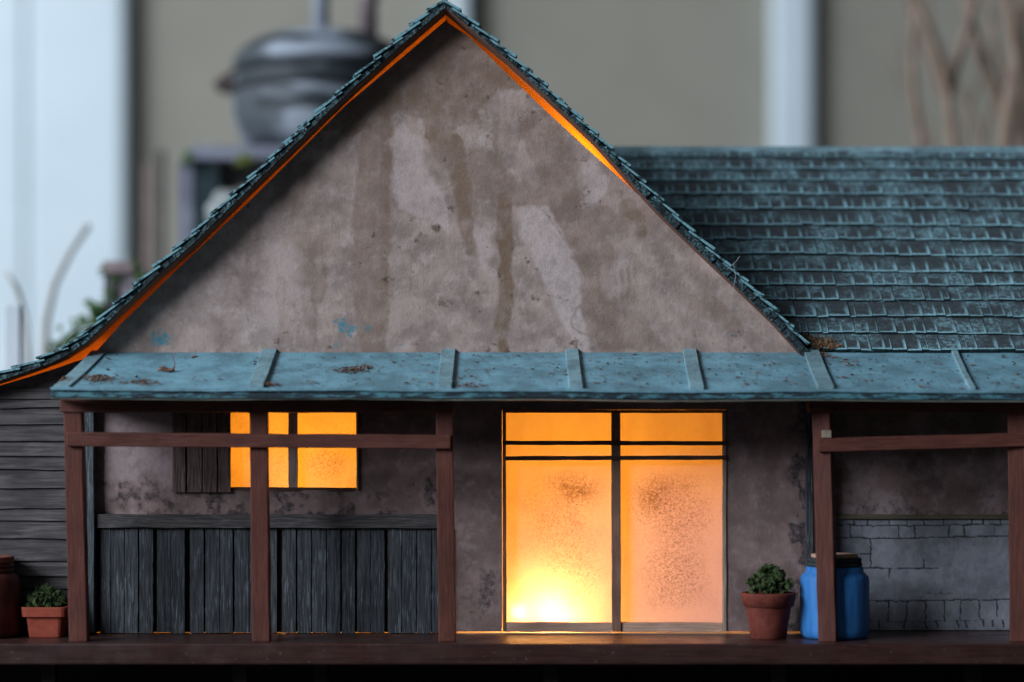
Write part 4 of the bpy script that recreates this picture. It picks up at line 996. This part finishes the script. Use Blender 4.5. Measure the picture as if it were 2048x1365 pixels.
# mossy post at the left
mp = thing('mossy_post', 'blurred stubby brown post overgrown with moss left of the gable roof', 'post', (unp(240, 0, 1300)[0], 1419, 1300))
mb = MB(); obx(mb, 203, 268, 522, 548, 1290, 160); mb.build('post_cap', m_plain('mauve_brown_cap', (.20, .15, .155), (.28, .22, .22), 40), mp, bevel=6)
mb = MB(); a = unp(208, 548, 1300); b = unp(232, 0, 1300); mb.box(a[0], b[0], a[1], 1419, 1300, 1400); mb.build('post_shaft', m_plain('dark_post', (.05, .045, .05), (.1, .09, .1), 40), mp)
mb = MB(); a = unp(232, 548, 1310); b = unp(300, 0, 1310); mb.box(a[0], b[0], a[1], 1419, 1310, 1400); mb.build('post_panel', m_plain('mauve_panel', (.24, .20, .22), (.32, .28, .30), 40), mp)
mossbg([(188, 628, 22, 1250), (200, 650, 22, 1250), (165, 648, 18, 1250), (150, 672, 20, 1200), (128, 690, 18, 1200), (222, 590, 14, 1260), (205, 545, 8, 1250), (232, 560, 9, 1260), (270, 530, 10, 1300), (290, 560, 16, 1300), (110, 700, 14, 1150)]+[(160+20*math.sin(q), 720+q*50, 36, 1230) for q in range(11)], 'moss_bank', 'blurred green moss bank climbing toward the mossy post at the left')
# dry twigs
TW = m_plain('pale_twig', (.40, .41, .39), (.47, .46, .43), 40); BR = m_plain('brown_twig', (.22, .15, .11), (.32, .23, .175), 60, bump=4)
def twig(name, label, pts, r0, r1, mat, d, group):
    n = len(pts); mb = MB()
    q = [unp(x, y, d) for (x, y) in pts]; mb.tube(q, [(r0+(r1-r0)*i/(n-1))*(D+d)/D for i in range(n)], 10)
    return mb, tag(mb.build(name, mat, None, smooth=True), label, 'twig', group)
twig('pale_twig', 'pale blurred stem leaning right in front of the white casing', [(90, 1271), (88, 800), (88, 715), (92, 640), (108, 570), (140, 505), (178, 450)], 11, 6, TW, 1700, 'pale stems at the left')
twig('pale_twig', 'pale blurred stem curving left at the left edge of the photo', [(62, 1284), (60, 800), (58, 715), (50, 640), (34, 580), (12, 545)], 8, 5, TW, 1500, 'pale stems at the left')
mb = MB(); mb.obox(8, 40, 610, 1338, 800, 30); tag(mb.build('white_post', m_plain('white_post', (.6, .66, .7), (.66, .7, .75), 60), None, bevel=3), 'short blurred white post at the far left above the low roof', 'post')
bs = thing('branch_bundle', 'bundle of blurred bare brown branches standing behind the shingled roof at right', 'branches', (unp(1950, 0, 2300)[0], 1419, 2300))
BS = 1.25
brs = [([(1905, 1225), (1905, 420), (1905, 290), (1895, 180), (1868, 90), (1828, -10), (1810, -60)], 11, 5.5), ([(1896, 190), (1905, 150), (1925, 90), (1945, 20), (1960, -60)], 9, 7),
       ([(2010, 1225), (2010, 420), (2012, 290), (2016, 230), (2034, 130), (2022, 40), (2014, -60)], 15, 10), ([(2012, 250), (1990, 180), (1960, 110), (1940, 40), (1922, -60)], 10, 8),
       ([(1845, 1225), (1845, 420), (1842, 290), (1826, 190), (1824, 90), (1832, 0), (1830, -60)], 9, 4), ([(2070, 1225), (2070, 420), (2046, 290), (2052, 150), (2040, 60), (2060, -60)], 12, 9),
       ([(1985, 1225), (1985, 400), (1960, 260), (1925, 190), (1890, 120), (1862, 50), (1850, -60)], 4, 3), ([(1870, 1225), (1870, 400), (1862, 260), (1812, 150), (1790, 60)], 3, 1.5), ([(1905, 230), (1880, 190), (1850, 100), (1815, 20), (1800, -60)], 5, 3.5), ([(1860, 300), (1840, 240), (1800, 170), (1770, 90)], 2.5, 1.5), ([(1960, 320), (1975, 240), (2005, 160), (2040, 100), (2060, 20)], 4, 3), ([(1925, 320), (1935, 220), (1975, 120), (2000, 20), (2005, -60)], 4, 2.5), ([(2052, 300), (2030, 220), (1995, 120), (1975, 10), (1970, -60)], 5, 4)]
for n_b, (pts, r0, r1) in enumerate(brs):
    d = 2300+n_b*45-120; q = [unp(x, y, d) for (x, y) in pts]
    # smooth the branch
    fine = []
    for a, b in zip(q, q[1:]):
        for s_ in range(4): f = s_/4; fine.append(tuple(a[i]+(b[i]-a[i])*f for i in range(3)))
    fine.append(q[-1]); m = len(fine)
    fine = [fine[0]]+[tuple((fine[i-1][c]+2*fine[i][c]+fine[i+1][c])/4 for c in range(3)) for i in range(1, m-1)]+[fine[-1]]
    mb = MB(); mb.tube(fine, [BS*(r0+(r1-r0)*i/(m-1))*(D+d)/D for i in range(m)], 10); mb.build('branch', BR, bs, smooth=True)
